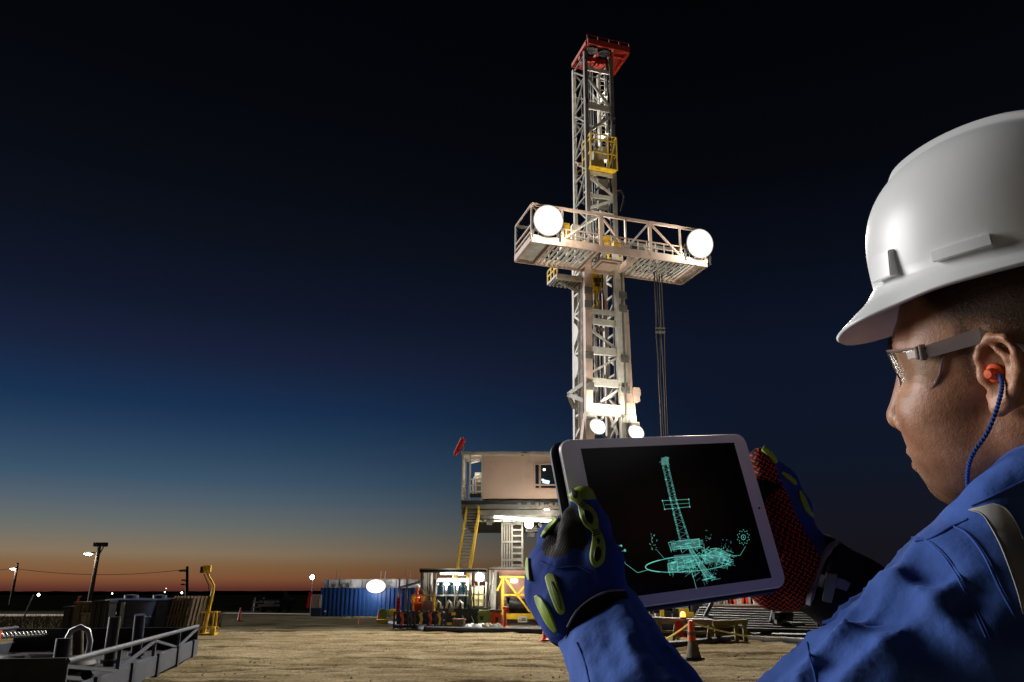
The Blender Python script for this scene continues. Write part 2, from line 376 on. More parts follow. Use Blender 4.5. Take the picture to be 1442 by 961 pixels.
# legs
for sx in (-1, 1):
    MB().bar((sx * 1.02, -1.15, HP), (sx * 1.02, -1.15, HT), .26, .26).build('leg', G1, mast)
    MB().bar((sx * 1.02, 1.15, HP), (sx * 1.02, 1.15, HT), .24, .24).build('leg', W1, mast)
    MB().bar((sx * 1.18, 1.2, HB), (sx * 1.12, 1.2, HP), .32, .32).build('leg', W1, mast)
MB().bar((-1.24, -1.2, hv(585)), (-1.2, -1.2, HP), .46, .4).build('leg', B1, mast)
MB().bar((-1.24, -1.2, HB), (-1.24, -1.2, hv(585)), .62, .5).build('leg', B1, mast)
MB().bar((1.12, -1.25, hv(538)), (1.05, -1.25, HP), .62, .42).build('leg', W1, mast)
MB().bar((1.12, -1.2, HB), (1.12, -1.2, hv(538)), .42, .42).build('leg', W1, mast)
MB().bar((1.62, -1.1, hv(565)), (1.5, -1.1, hv(434)), .42, .4).build('leg', B1, mast)
MB().bar((2.1, -1.1, HB), (1.62, -1.1, hv(565)), .62, .45).build('leg', B1, mast)
MB().bar((1.47, -1.0, hv(434)), (1.40, -1.0, HP), .22, .3).build('leg', W1, mast)
for h in (hv(415), hv(434), hv(505), hv(548), hv(590)):     # splice plates and pins
    for s in (-1.24, 1.25): MB().box((s, -1.45, h), (.56, .1, .5)).box((s - .2, -1.52, h + .1), (.08, .08, .08)).box((s + .2, -1.52, h - .1), (.08, .08, .08)).build('splice_plate', G1, mast)
# front face of the lower section: cross beams and diagonals
for v, w in ((441, .34), (455, .42), (496, .50), (540, .50), (579, .75)):
    MB().bar((-1.05, -1.15, hv(v)), (.9, -1.15, hv(v)), w * .55, w).build('cross_beam', W1 if v < 570 else B1, mast)
for (s0, v0, s1, v1) in ((-1.0, 467, .85, 491), (-1.0, 527, .85, 503), (-1.0, 580, -.1, 562), (.85, 548, .0, 562), (-.1, 562, .1, 562), (-1.0, 583, -.4, 600), (.85, 583, .3, 602), (.2, 585, .75, 612), (-.9, 612, -.2, 585)):
    pbar(mast, 'brace', W1, (s0, -1.15, hv(v0)), (s1, -1.15, hv(v1)), .13, .15)
# side and back faces
def lattice(a, b, h0, h1, n, m, w, hz=True, flip=False):
    a, b = Vector((*a, 0)), Vector((*b, 0))
    for i in range(n):
        z0, z1 = h0 + (h1 - h0) * i / n, h0 + (h1 - h0) * (i + 1) / n
        p, q = (a, b) if (i + flip) % 2 else (b, a)
        pbar(mast, 'brace', m, p + Vector((0, 0, z0)), q + Vector((0, 0, z1)), w)
        if hz: pbar(mast, 'brace', m, a + Vector((0, 0, z1)), b + Vector((0, 0, z1)), w * .9)
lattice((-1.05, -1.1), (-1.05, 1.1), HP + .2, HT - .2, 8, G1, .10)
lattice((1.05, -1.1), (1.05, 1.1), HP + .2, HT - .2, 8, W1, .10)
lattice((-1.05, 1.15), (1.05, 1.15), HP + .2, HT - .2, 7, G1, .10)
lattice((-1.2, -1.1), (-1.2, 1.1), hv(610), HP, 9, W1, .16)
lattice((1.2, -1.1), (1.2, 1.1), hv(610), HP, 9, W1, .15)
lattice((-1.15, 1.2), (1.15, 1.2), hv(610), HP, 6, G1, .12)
for v0, v1 in ((441, 480), (486, 530)):                     # plated bays on the left flank
    MB().prism([(-1.3, 1.25, hv(v0)), (-1.3, .55, hv(v0) - .5), (-1.3, .2, (hv(v0) + hv(v1)) / 2), (-1.3, .55, hv(v1) + .5), (-1.3, 1.25, hv(v1))], (.06, 0, 0)).build('side_plate', W1, mast)
for a, b in (((-1.3, 1.2, hv(541)), (-1.9, .6, hv(551))), ((-1.9, .6, hv(551)), (-1.3, 1.2, hv(566))), ((-1.9, .6, hv(551)), (-1.25, -1.0, hv(540))), ((-1.9, .6, hv(551)), (-1.25, -1.0, hv(568)))):
    pbar(mast, 'bracket', W1, a, b, .2, .26)
MB().box((2.0, -1.3, hv(554)), (.4, .5, .9)).box((2.25, -1.3, hv(551)), (.14, .3, .4)).build('bracket', B1, mast)
for sx, s1 in ((-1.24, -2.2), (1.9, 2.5)):                    # splayed shoes at the foot
    MB().prism([(sx - .3, -1.3, hv(592)), (sx + .3, -1.3, hv(592)), (s1 + .9, -1.3, 0), (s1 - .2, -1.3, 0)], (0, .5, 0)).build('foot', B1, mast)
# front of the upper section
for (s0, v0, s1, v1, w) in ((-1, 108, .95, 151, .2), (-1, 152, 1, 152, .5), (1, 160, -1, 190, .2), (-1, 250, .95, 275, .2), (.95, 280, -1, 297, .2), (-1, 246, .95, 246, .28), (-1, 278, .95, 278, .3), (-1, 100, 1, 100, .25), (-1, 302, 1, 302, .3)):
    pbar(mast, 'brace', W1, (s0, -1.15, hv(v0)), (s1, -1.15, hv(v1)), .13, w)
# cables, pipes and small gear that fill the frame
for k in range(16):
    s = rng.uniform(-.95, .95); d = rng.uniform(-.9, 1.0); h0_, h1_ = sorted(rng.uniform(hv(600), HT - 1, 2))
    if h1_ - h0_ > 3: MB().poly([(s, d, h0_), (s + rng.uniform(-.06, .06), d, (h0_ + h1_) / 2), (s + rng.uniform(-.1, .1), d, h1_)], rng.uniform(.02, .05), 6).build('cable', [M['black_rubber'], G1, M['black_steel']][k % 3], mast, True)
for k in range(26):
    s = rng.choice([-1.05, 1.05, rng.uniform(-.8, .8)]); h = rng.uniform(hv(600), HT - .5); d = rng.choice([-1.3, 1.0, rng.uniform(-.8, .8)])
    MB().box((s, d, h), (rng.uniform(.1, .35), .2, rng.uniform(.12, .4))).build(['clamp', 'junction_box', 'bracket'][k % 3], [G1, M['black_steel'], W1, B1][k % 4], mast)
for v in (243, 258, 273, 288): MB().box((.15, -1.0, hv(v)), (.75, .35, .62)).build('winch_plate', M['black_steel'] if v % 2 else G1, mast)
for k in range(3): MB().poly([(1.25, -.6 + k * .2, hv(262 + k * 4)), (1.7 + k * .1, -.7, hv(258)), (1.9, -.8, hv(268 + k * 4)), (1.6, -.8, hv(290))], .035, 6).build('hose_loop', M['black_rubber'] if k else G1, mast, True)
for k in range(5): ptube(mast, 'hydraulic_pipe', [G1, W1, B1][k % 3], (-1.5 + .04 * k, -.9 + .3 * k, hv(600)), (-1.35 + .03 * k, -.9 + .3 * k, HP - .3), .035, 6)
# climbing ladder, guide rail, fall lines
lad = MB().bar((.28, -.7, hv(300)), (.28, -.7, hv(96)), .08).bar((.72, -.7, hv(300)), (.72, -.7, hv(96)), .08).build('ladder', W1, mast)
for i in range(44):
    h = hv(298) + i * .38
    if h < hv(98): pbar(lad, 'rung', G1, (.28, -.7, h), (.72, -.7, h), .05)
lad2 = MB().bar((.15, .9, hv(600)), (.15, .9, HP), .07).bar((.55, .9, hv(600)), (.55, .9, HP), .07).build('ladder', W1, mast)
for i in range(32): pbar(lad2, 'rung', G1, (.15, .9, hv(598) + i * .4), (.55, .9, hv(598) + i * .4), .045)
MB().bar((.82, -.9, HB), (.82, -.9, HT), .12, .16).build('guide_rail', M['black_steel'], mast)
MB().bar((1.0, -.6, HB), (1.0, -.6, hv(400)), .14, .18).build('guide_rail', M['black_steel'], mast)
for s in (-.62, -.45, -.28, -.1): ptube(mast, 'fall_line', M['galv'], (s, -.3, hv(380)), (s, -.3, HT - .4), .035, 6)
ptube(mast, 'standpipe', G1, (1.25, -1.5, HB), (1.2, -1.45, hv(385)), .07)
for i in range(9): MB().box((rng.uniform(-.5, .3), rng.uniform(-.7, .4), hv(296) + i * .75), (rng.uniform(.2, .6), .3, rng.uniform(.12, .45))).build('sheave_block' if i % 3 else 'junction_box', G1 if i % 2 else W1, mast)
# yellow stabbing basket
bk = MB().box((0, -1.0, hv(242)), (2.0, 1.5, .07)).build('stabbing_basket', M['yellow'], mast)
for s in (-1, .35, 1):
    for d in (-1.75, -.3): pbar(bk, 'basket_post', M['yellow'], (s, d, hv(243)), (s, d, hv(197)), .08)
for h in (hv(197), hv(204), hv(222)):
    pbar(bk, 'basket_rail', M['yellow'], (-1, -1.75, h), (1, -1.75, h), .065); pbar(bk, 'basket_rail', M['yellow'], (1, -1.75, h), (1, -.3, h), .065); pbar(bk, 'basket_rail', M['yellow'], (-1, -1.75, h), (-1, -.3, h), .065)
pbar(bk, 'basket_rail', M['yellow'], (.35, -1.75, hv(243)), (1, -1.75, hv(197)), .09)
MB().box((-.1, -.9, hv(226)), (.8, .5, 1.5)).box((.35, -1, hv(215)), (.4, .4, 1)).box((-.5, -1, hv(233)), (.5, .4, .6)).build('hoist_motor', W1, bk)
# crown
cr = MB()
for d in (-1.9, -1.0, 1.0): cr.bar((-1.15, d, HT + .35), (2.2, d, HT + .35), .25, .45 if d < -1.5 else .3)
for s in (-1.15, .1, 1.15, 2.2): cr.bar((s, -1.8, HT + .3), (s, 1.0, HT + .3), .2, .3)
cr.box((1.65, -.5, HT + .5), (1.0, 2.8, .06)); cr.box((-.5, -1.4, HT + .53), (1.4, .8, .06)); cr.box((-.1, -.4, HT + .02), (2.2, .3, .35))
crown = cr.build('crown', M['red_paint'], mast)
for s in (-.6, .35):
    MB().box((s, -.2, HT - .15), (.6, .9, .5)).box((s, -.75, HT - .35), (.25, .3, .35)).build('sheave_housing', M['red_paint'], crown)
    MB().lathe([(.1, -.12), (.42, -.12), (.36, 0), (.42, .12), (.1, .12)], (s, -1.5, HT + .05), 16).build('sheave', M['black_steel'], crown)
for s in (-1.15, -.3, .6, 1.4, 2.2): pbar(crown, 'crown_rail', M['red_paint'], (s, -1.9, HT + .5), (s, -1.9, HT + .95), .05)
pbar(crown, 'crown_rail', M['red_paint'], (-1.15, -1.9, HT + .95), (2.2, -1.9, HT + .95), .05)
# small landing under the platform, left
ld = MB().box((-2.2, .2, hv(392)), (2.0, 1.9, .14)).box((-2.2, -.7, hv(392) - .15), (2.0, .12, .35)).bar((-1.2, .2, hv(406)), (-2.8, .2, hv(393)), .15).build('landing', W1, mast)
for d in (-.75, -.1, .5, 1.15): pbar(ld, 'rail', M['yellow'], (-3.15, d, hv(392)), (-3.15, d, hv(374)), .08)
for h in (hv(382), hv(374)): pbar(ld, 'rail', M['yellow'], (-3.15, -.75, h), (-3.15, 1.15, h), .08)
for i in range(7): pbar(ld, 'slat', G1, (-3.0 + i * .28, -.6, hv(392) - .1), (-3.0 + i * .28, 1.1, hv(392) - .1), .1, .12)
# gin pole light fittings inside the mast
for h, s in ((hv(175), 1.0), (hv(232), 1.05), (hv(120), .95)):
    f = MB().box((s, .4, h), (.18, .3, .5)).build('strip_light', G1, mast); MB().box((s - .11, .4, h), (.05, .22, .42)).build('lens', M['lamp_soft'], f)
    lamp(mast, (s - .5, -.1, h), 900, size=.15)
for (s, v) in ((-1.05, 607), (1.55, 611)):
    f = MB().tube((s, -1.7, hv(v)), (s, -2.06, hv(v)), .3, 20, .5).bar((s, -1.9, hv(v) - .3), (s, -1.5, hv(v) - 1.2), .1).build('floodlight', M['black_steel'], mast)
    MB().lathe([(.56, -.02), (.56, .0), (.3, .02), (.05, .03)], (0, 0, 0), 24).build('lens', M['bowl'], f, True).location = (s, -2.15, hv(v))
    f.children[0].rotation_euler = (R(75), 0, 0)
    lamp(mast, (s, -2.5, hv(v) + .3), 6000, size=.3, spot=140, aim=(s, -1.0, hv(v) + 6))
    lamp(mast, (s, -2.6, hv(v)), 1500, size=.3)

# ---- racking platform across the mast
plat = thing('racking_platform', 'wide slatted racking platform with railed truss and two blinding floodlights across the mast', 'platform', (5.62, 51, 22.3), TH)
plat.rotation_euler = (0, R(.75), TH)
S0, S1, D0, D1 = -5.95, 6.25, -4.3, -1.0
HR = 2.45
for d in (D0, D1): pbar(plat, 'floor_beam', B1, (S0, d, .1), (S1, d, .1), .14, .5)
for s in (S0, -4.6, -1.45, 1.25, 5.6, S1): pbar(plat, 'floor_beam', B1, (s, D0, .08), (s, D1, .08), .18, .4)
MB().box(((S0 - 4.6) / 2, (D0 + D1) / 2, .12), (1.3, 3.2, .06)).build('end_plate', W1, plat); MB().box((5.92, (D0 + D1) / 2, .12), (.6, 3.2, .06)).build('end_plate', W1, plat)
MB().box((-.1, -2.4, -.1), (1.5, 1.6, .1)).box((-.1, -2.4, -.2), (1.1, 1.2, .12)).build('hatch', B1, plat)
for i in range(9):
    s = -4.3 + i * .33
    if s < -1.5: MB().bar((s, D0 + .1, .0), (s, D1 - .1, .0), .15, .06).build('slat', W1, plat)
for i in range(13):
    s = 1.5 + i * .32
    MB().bar((s, D0 + .1, .0), (s, D1 - .1, .0), .15, .06).build('slat', W1, plat)
MB().prism([(1.2, D1, .0), (1.9, D1, 0), (1.2, D1, -.8)], (0, .2, 0)).build('bracket', W1, plat)
for d, mm in ((D0, B1), (D1, G1)):
    pbar(plat, 'top_rail', mm, (S0, d, HR), (S1, d, HR), .14, .18)
    pbar(plat, 'mid_rail', mm, (S0 + .2, d, 1.05), (S1 - .2, d, 1.05), .08)
    posts = [S0, -3.9, -1.3, .45, 2.2, 4.4, S1]
    for i, s in enumerate(posts):
        pbar(plat, 'rail_post', mm, (s, d, .1), (s, d, HR), .2 if i in (2, 4) else .1, .16)
        if i and d == D0:
            a, b = ((posts[i - 1], d, .3), (s, d, HR)) if i % 2 == 0 else ((posts[i - 1], d, HR), (s, d, .3))
            pbar(plat, 'truss_brace', W1 if i % 2 == 0 else B1, a, b, .12)
    for s in np.arange(S0 + .45, S1, .62): pbar(plat, 'baluster', W1, (s, d, .2), (s, d, 1.05), .045)
    pbar(plat, 'mid_rail', mm, (S0 + .2, d, .65), (S1 - .2, d, .65), .05)
for s in (S0, S1):
    for h in (HR, 1.05, .6): pbar(plat, 'end_rail', B1, (s, D0, h), (s, D1, h), .1)
for k in range(30):                                          # racking gear and winches behind the rail
    s = rng.uniform(-3.2, 3.6); d = rng.uniform(-3.6, -1.6)
    m_ = [M['yellow'], W1, G1, M['black_steel']][k % 4]
    MB().box((s, d, rng.uniform(.5, 1.5)), (rng.uniform(.25, .8), .4, rng.uniform(.25, .6))).box((s + .2, d - .1, .5), (.12, .12, .8)).build(['winch', 'control_box', 'finger_latch', 'hose_reel'][k % 4], m_, plat)
for s in (-3.3, -2.6): MB().box((s, -3.2, 1.2), (.5, .35, 1.6)).build('control_box', M['yellow'] if s < -3 else W1, plat)
PLI = (Matrix.Translation(plat.location) @ plat.rotation_euler.to_matrix().to_4x4()).inverted()
for cs, dirx in ((-5.0, -.2), (5.6, .25)):
    c = Vector((cs, D0 - .45, 1.25))
    f = MB().tube(c + Vector((0, .5, .1)), c + Vector((0, .1, .02)), .5, 24, .88).bar(c + Vector((-.9, .3, 0)), (c.x - .9, D0, 0), .12).bar(c + Vector((.9, .3, 0)), (c.x + .9, D0, 0), .12).build('searchlight', M['black_rubber'], plat, True)
    l = MB().lathe([(.98, -.03), (.98, .0), (.6, .03), (.05, .04)], (0, 0, 0), 40).build('lens', M['search'], f, True); l.location = c + Vector((0, -.01, 0)); l.rotation_euler = (R(104), 0, 0)  # oversized disc, its fading rim stands in for the glare
    lamp(plat, (cs, D0 - 1.1, 1.2), 9000, size=.8)
    lamp(plat, (cs, D0 - 1.0, .9), 320000, size=.8, spot=60 if cs < 0 else 52, blend=.75, aim=PLI @ Vector((-9, 25, 0) if cs < 0 else (4.5, 27, 0)))
    lamp(plat, (cs * .78, -2.4, 1.6), 1500, size=.4)
lamp(plat, (-.3, -2.6, 2.1), 1800, size=.4)

# ---- travelling block hanging in the mast
tb = thing('travelling_block', 'yellow travelling block with hook and links hanging inside the mast', 'hoist block', mast.location, TH)
tb.rotation_euler = mast.rotation_euler
h0 = hv(372)
MB().prism([(-.55, -.3, h0), (.35, -.3, h0), (.45, -.3, h0 - .9), (.2, -.3, h0 - 1.7), (-.4, -.3, h0 - 1.7), (-.65, -.3, h0 - .9)], (0, .6, 0)).build('block', M['yellow'], tb, bevel=.06)
MB().box((-.1, -.38, h0 - .9), (.5, .15, .25)).box((-.1, -.4, h0 - 1.25), (.3, .2, .2)).build('nameplate', M['black_steel'], tb)
MB().poly([(-.1, 0, h0 - 1.6), (-.1, 0, h0 - 2.1), (.12, 0, h0 - 2.35), (.1, 0, h0 - 2.7), (-.15, 0, h0 - 2.8)], .14, 8).build('hook', M['yellow'], tb, True)
MB().lathe([(.2, 0), (.28, .1), (.28, .3), (.15, .4)], (-.1, 0, h0 - 3.0), 14).build('swivel', M['yellow'], tb, True)
for s in (-.55, .45): MB().poly([(s * .8 - .02, -.2, h0 - 1.5), (s, -.2, h0 - 2.3), (s, -.2, hv(437))], .07, 8).build('link', M['orange'], tb, True); MB().box((s, -.2, hv(440)), (.28, .25, .5)).build('link_eye', W1, tb)
# a second hanging frame lower down
hf = thing('hanging_pipe_guide', 'thin pale pipe guide hanging below the yellow block in the mast', 'pipe guide', mast.location, TH); hf.rotation_euler = mast.rotation_euler
for s in (-.25, .22): ptube(hf, 'guide_bar', B1 if s > 0 else W1, (s, -.3, hv(577)), (s, -.3, hv(459)), .055)
MB().box((0, -.3, hv(459)), (.65, .2, .22)).build('top_bar', B1, hf)

# ---- hose bundle to the right of the mast
hb = thing('hose_bundle', 'bundle of dark hoses hanging straight down from the right side of the platform', 'hoses', (0, 0, 0))
for i in range(4):
    x0, x1 = 921 + i * 3.4, 933 + i * 3.2
    pts = [atY(x0 + (x1 - x0) * k / 8 + (1.2 if k in (3, 5) else 0) * rng.uniform(-1, 1), 372 + (645 - 372) * k / 8, 50 + .2 * i) for k in range(9)]
    MB().poly(pts, 0.045 if i != 1 else .035, 8).build('hose', M['black_rubber'] if i % 2 else mat('brown_hose', (.05, .035, .025), .6), hb, True)
for v in (463, 468): MB().box(atY(930, v, 49.9), (.6, .2, .1)).build('hose_clamp', G1, hb)

# ---- drill floor on its substructure
sub = thing('rig_substructure', 'raised steel drill floor with lit underside standing on columns below the mast', 'rig substructure', (0, 0, 0))
MB().box((5.2, 51.2, 5.72), (16.0, 10.2, .5)).build('floor_slab', G1, sub)
MB().box((5.2, 46.0, 5.85), (16.1, .25, .32)).build('edge_beam', G1, sub)  # darker steel stands in for the unlit floor edge
MB().box((4.2, 46.2, 5.45), (13.6, .2, .16)).build('edge_beam', W1, sub)
for x, y in ((2.6, 47.2), (9.6, 47.2), (2.6, 55), (9.6, 55)):
    MB().box((x, y, 2.75), (.5, .5, 5.45)).build('column', W1, sub)
for a, b in (((2.6, 47.2, .3), (6.1, 47.2, 5.3)), ((9.6, 47.2, .3), (6.1, 47.2, 5.3)), ((2.6, 47.2, .5), (2.6, 55, 5.3)), ((2.2, 46.8, 5.3), (3.4, 46.8, 2.6)), ((1.6, 47.4, 5.4), (2.8, 47.2, 3.4)), ((1.2, 48, 5.4), (2.4, 47.4, 4.2))):
    pbar(sub, 'brace', W1, a, b, .22)
for i in range(8): MB().box((1.0 + rng.uniform(0, 2.4), 47 + rng.uniform(0, 1.5), 5.15 - rng.uniform(0, .5)), (rng.uniform(.3, .9), .4, rng.uniform(.1, .4))).build('pipe_box', [G1, W1, M['black_steel']][i % 3], sub)
for x in (-1.3, .3): MB().box((x, 47.1, 5.35), (.3, 2.0, .28)).build('joist', G1, sub)
for x in np.arange(-2.2, 4, .55): MB().box((x, 47.5, 5.4), (.12, 2.8, .16)).build('joist', G1, sub)
tl_ = MB().tube((-1.0, 45.9, 5.62), (2.3, 45.85, 5.38), .075, 10).build('tube_light', M['tube'], sub)
lamp(sub, (-.2, 45.2, 5.2), 130, size=.3); lamp(sub, (1.4, 45.2, 5.1), 130, size=.3)
for (x, v, rr) in ((745, 738, .24), (770, 717, .15)):
    c = atY(x, v, 46.0)
    f = MB().box(c + Vector((0, .15, 0)), (.5, .2, .42)).build('floodlight', M['black_steel'], sub)
    l = MB().lathe([(rr, -.02), (rr, .03)], (0, 0, 0), 18).build('lens', M['lamp'], f); l.location = c + Vector((0, .02, 0)); l.rotation_euler = (R(85), 0, 0)
    lamp(sub, tuple(c + Vector((0, -.9, -.3))), 500, size=.25)

# ladder tower under the floor
lt = thing('ladder_tower', 'white caged ladder tower under the drill floor right of the yellow stair', 'ladder tower', (0, 46.4, 0))
for x in (-.56, .0, .58):
    for y in (0, .7): pbar(lt, 'post', W1, (x, y, 2.4), (x, y, 5.45), .1)
for i in range(9):
    z = 2.7 + i * .32
    for x0, x1 in ((.0, .58),): pbar(lt, 'rung', W1, (x0, 0, z), (x1, 0, z), .07, .09)
for z in (2.5, 3.3, 4.3, 5.3): pbar(lt, 'hoop', W1, (-.56, 0, z), (.58, 0, z), .08); pbar(lt, 'hoop', W1, (-.56, .7, z), (.58, .7, z), .08)
for x in (-.42, -.28, -.14): pbar(lt, 'bar', W1, (x, 0, 2.5), (x, 0, 5.4), .07)
MB().box((0, .85, 4.0), (1.1, .06, 3.0)).build('back_panel', G1, lt)
lamp(lt, (.1, -1.3, 4.6), 170, size=.2)
MB().box((.3, .6, 1.2), (2.6, 1.6, 2.38)).build('base_skid', G1, lt)

# ---- driller's cabin on the floor's near left corner
dh = thing('driller_cabin', 'pinkish beige driller cabin with railed porch on the left corner of the drill floor', 'cabin', (0, 46, 6.0))
P1 = M['beige']
x0, x1, zt, zb = -1.66, 5.2, 3.2, .64
wx0, wx1, wz0, wz1 = 1.28, 2.9, 1.2, 2.62
for (c, s) in ((((x0 + wx0) / 2, 0, (zt + zb) / 2), (wx0 - x0, .12, zt - zb)), (((wx1 + x1) / 2, 0, (zt + zb) / 2), (x1 - wx1, .12, zt - zb)),
               (((wx0 + wx1) / 2, 0, (zb + wz0) / 2), (wx1 - wx0, .12, wz0 - zb)), (((wx0 + wx1) / 2, 0, (wz1 + zt) / 2), (wx1 - wx0, .12, zt - wz1))):
    MB().box(c, s).build('wall', P1, dh)
MB().box(((x0 + x1) / 2, 3, (zt + zb) / 2), (x1 - x0, .1, zt - zb)).build('wall', P1, dh)
MB().box((x0 + .06, 1.5, (zt + zb) / 2), (.1, 2.9, zt - zb - .02)).build('wall', P1, dh)
MB().box((1.2, 1.5, zt + .08), (8.3, 3.2, .1)).build('roof', W1, dh)
MB().box((1.2, -.08, zt - .02), (8.25, .1, .1)).build('roof_trim', W1, dh)
MB().box((.6, -.09, zt - .04), (.16, .06, .16)).box((.72, -.09, zt + .06), (.3, .06, .1)).build('junction_box', G1, dh)
MB().box((1.2, 1.5, .3), (8.2, 3.1, .5)).build('floor_frame', G1, dh)  # unlit underside put into the colour: grey instead of beige steel
MB().box((1.2, -.1, .42), (8.1, .1, .2)).build('kick_plate', M['black_steel'], dh)  # black steel here paints in the shade under the wall
for i in range(9): MB().box((.5 + i * .42 + rng.uniform(-.1, .1), -.2, .3), (.2, .16, .2)).build('fitting', G1, dh)
wf = MB()
for a, b in (((wx0, -.05, wz0), (wx1, -.05, wz0)), ((wx0, -.05, wz1), (wx1, -.05, wz1)), ((wx0, -.05, wz0), (wx0, -.05, wz1)), ((wx1, -.05, wz0), (wx1, -.05, wz1)), ((wx0, -.05, wz0 + .22), (wx1, -.05, wz0 + .22)), ((wx0 + .32, -.05, wz0), (wx0 + .32, -.05, wz1))): wf.bar(a, b, .12, .09)
win = wf.build('window', M['beige_steel'], dh)
MB().box(((wx0 + wx1) / 2, .02, (wz0 + wz1) / 2), (wx1 - wx0, .02, wz1 - wz0)).build('pane', M['glass_dark'], win)
MB().box((1.95, -.02, 1.6), (.4, .03, .2), ry=.2).box((1.75, -.02, 1.72), (.12, .03, .1)).build('lit_screen', M['window_lit'], win)
MB().box((1.85, -.02, 2.3), (.1, .03, .1)).build('lit_screen', M['lamp_soft'], win)
for x in (-2.84, -2.42, -1.72): pbar(dh, 'porch_post', W1, (x, 0, .55), (x, 0, zt), .1)
for y in (1.4, 2.9): pbar(dh, 'porch_post', W1, (-2.84, y, .55), (-2.84, y, zt), .1)
for z in (1.05, 1.4, 1.75):
    pbar(dh, 'porch_rail', W1, (-2.42, 0, z), (-1.72, 0, z), .07); pbar(dh, 'porch_rail', W1, (-2.84, 0, z), (-2.84, 2.9, z), .07)
MB().box((-2.08, -.02, .82), (.7, .06, .22)).build('toe_board', M['black_steel'], dh)
MB().box((-1.95, 1.6, 2.0), (.5, .4, .7)).build('electric_cabinet', W1, dh)
MB().box((-1.85, 1.0, 1.35), (.5, .3, .7)).build('electric_cabinet', G1, dh)
MB().poly([(-2.25, .6, 1.0), (-2.25, .6, 1.8), (-2.1, .6, 2.05), (-1.9, .6, 2.1)], .05, 8).poly([(-2.1, .6, 1.0), (-2.1, .6, 1.7), (-1.95, .6, 1.9)], .05, 8).build('hand_rail', W1, dh, True)
MB().bar((-2.6, .3, 2.9), (-1.8, .3, 3.0), .1).bar((-2.5, .6, 2.75), (-1.9, .9, 2.95), .08).build('cable_tray', W1, dh)
MB().box((-1.72, .4, 2.35), (.05, .3, .4)).build('porch_light', M['lamp_soft'], dh)
lamp(dh, (-2.2, .5, 2.4), 130, size=.15)
lamp(dh, (.8, -4.2, .3), 1500, size=.4)  # unseen lamp without a fitting, added to light the cabin wall

# ---- stairs
st = thing('access_stair', 'steep yellow railed steel stair leading up to the cabin porch', 'stair', (0, 0, 0))
top0, top1 = atY(657, 720, 46), atY(675, 720, 46); bt0, bt1 = atY(645, 803, 42.5), atY(662, 803, 42.5)
lift = Vector((0, 0, .85))
dn0, dn1 = bt0 + (bt0 - top0) * .8, bt1 + (bt1 - top1) * .8
for a, b in ((dn0, top0), (dn1, top1)):
    pbar(st, 'stringer', M['yellow'], a, b, .1, .26); pbar(st, 'handrail', M['yellow'], a + lift, b + lift * .3, .06)
for i in range(5):
    t_ = i / 5 + .1; pbar(st, 'rail_post', M['yellow'], dn1.lerp(top1, t_), dn1.lerp(top1, t_) + lift, .05)
for i in range(34):
    t_ = (i + .5) / 34; pbar(st, 'tread', M['galv'], dn0.lerp(top0, t_), dn1.lerp(top1, t_), .24, .04)

# ---- wind sock
ws = thing('wind_sock', 'limp red windsock on a thin pole above the cabin porch', 'windsock', (-2.84, 46.3, 8.9))
MB().tube((0, 0, -.2), (0, 0, 1.35), .03).build('pole', G1, ws)
MB().poly([(-.02, 0, 1.25), (-.12, 0, 1.0), (-.25, 0, .75), (-.42, 0, .45), (-.48, 0, .28)], [.17, .18, .17, .13, .1], 10).build('sock', M['red_flag'], ws, True)
# ---------------------------------------------------------------- mud pump module under the cabin
K = 38.9 / FPX                                               # metres per photo pixel at the module
def mx(u, Yw=40): return atY(u, 850, Yw).x
def mz(v, Yw=40): return atY(640, v, Yw).z
pm = thing('pump_module', 'open steel module with a lit back panel behind three dark round tanks', 'pump module', (mx(640), 40, 0))
ox = pm.location.x
def px(u): return mx(u) - ox
MB().box((px(638), .6, .42), (px(690) - px(590), 2.2, .82)).build('base_tank', M['black_steel'], pm, bevel=.03)
for i in range(6): MB().box((px(600 + i * 15), -.53, .42), (.06, .06, .8)).build('base_rib', M['black_steel'], pm)
for u in (594, 599, 606, 612, 662, 684): pbar(pm, 'frame_post', G1, (px(u), -.3 if u in (594, 612, 662) else .9, .8), (px(u), -.3 if u in (594, 612, 662) else .9, mz(805)), .12)
for u in (596, 602): MB().box((px(u) + .05, .5, mz(828)), (.16, .5, 1.4)).build('side_panel', W1, pm)
MB().box((px(638), .5, mz(803)), (px(686) - px(592), 2.0, .12)).build('roof', G1, pm)
MB().box((px(638), -.45, mz(805)), (px(686) - px(592), .1, .14)).build('roof_beam', M['black_steel'], pm)
MB().tube((px(620), -.35, mz(808)), (px(652), -.35, mz(808)), .055, 10).build('tube_light', M['tube'], pm)
MB().box((px(637), 1.1, (mz(814) + mz(831)) / 2), (px(662) - px(614), .06, mz(814) - mz(831))).build('lit_panel', M['panel_lit'], pm); MB().box((px(637), 1.12, (mz(831) + mz(860)) / 2), (px(662) - px(614), .06, mz(831) - mz(860))).build('back_panel', G1, pm)
for u in (620.5, 636, 651.5):
    c = px(u); zt, zb = mz(823), mz(860)
    k = MB().lathe([(.12, 0), (.2, .12), (.235, .25), (.235, .68), (.25, .7), (.25, .76), (.235, .78), (.235, 1.0), (.2, 1.12), (.1, 1.16), (.1, 1.2), (.2, 1.2), (.2, 1.27), (.05, 1.29)], (c, -.05, zb + .02), 18).build('tank', M['tank_blue'], pm, True)
    MB().lathe([(.245, .60), (.262, .62), (.262, .65), (.245, .67)], (c, -.05, zb + .05), 18).build('band', M['off_white'], k, True)
    MB().poly([(c - .2, -.3, mz(862)), (c - .19, -.35, mz(851)), (c - .1, -.38, mz(846)), (c, -.38, mz(849)), (c + .03, -.35, mz(862))], .06, 8).build('pipe_bend', W1, k, True)
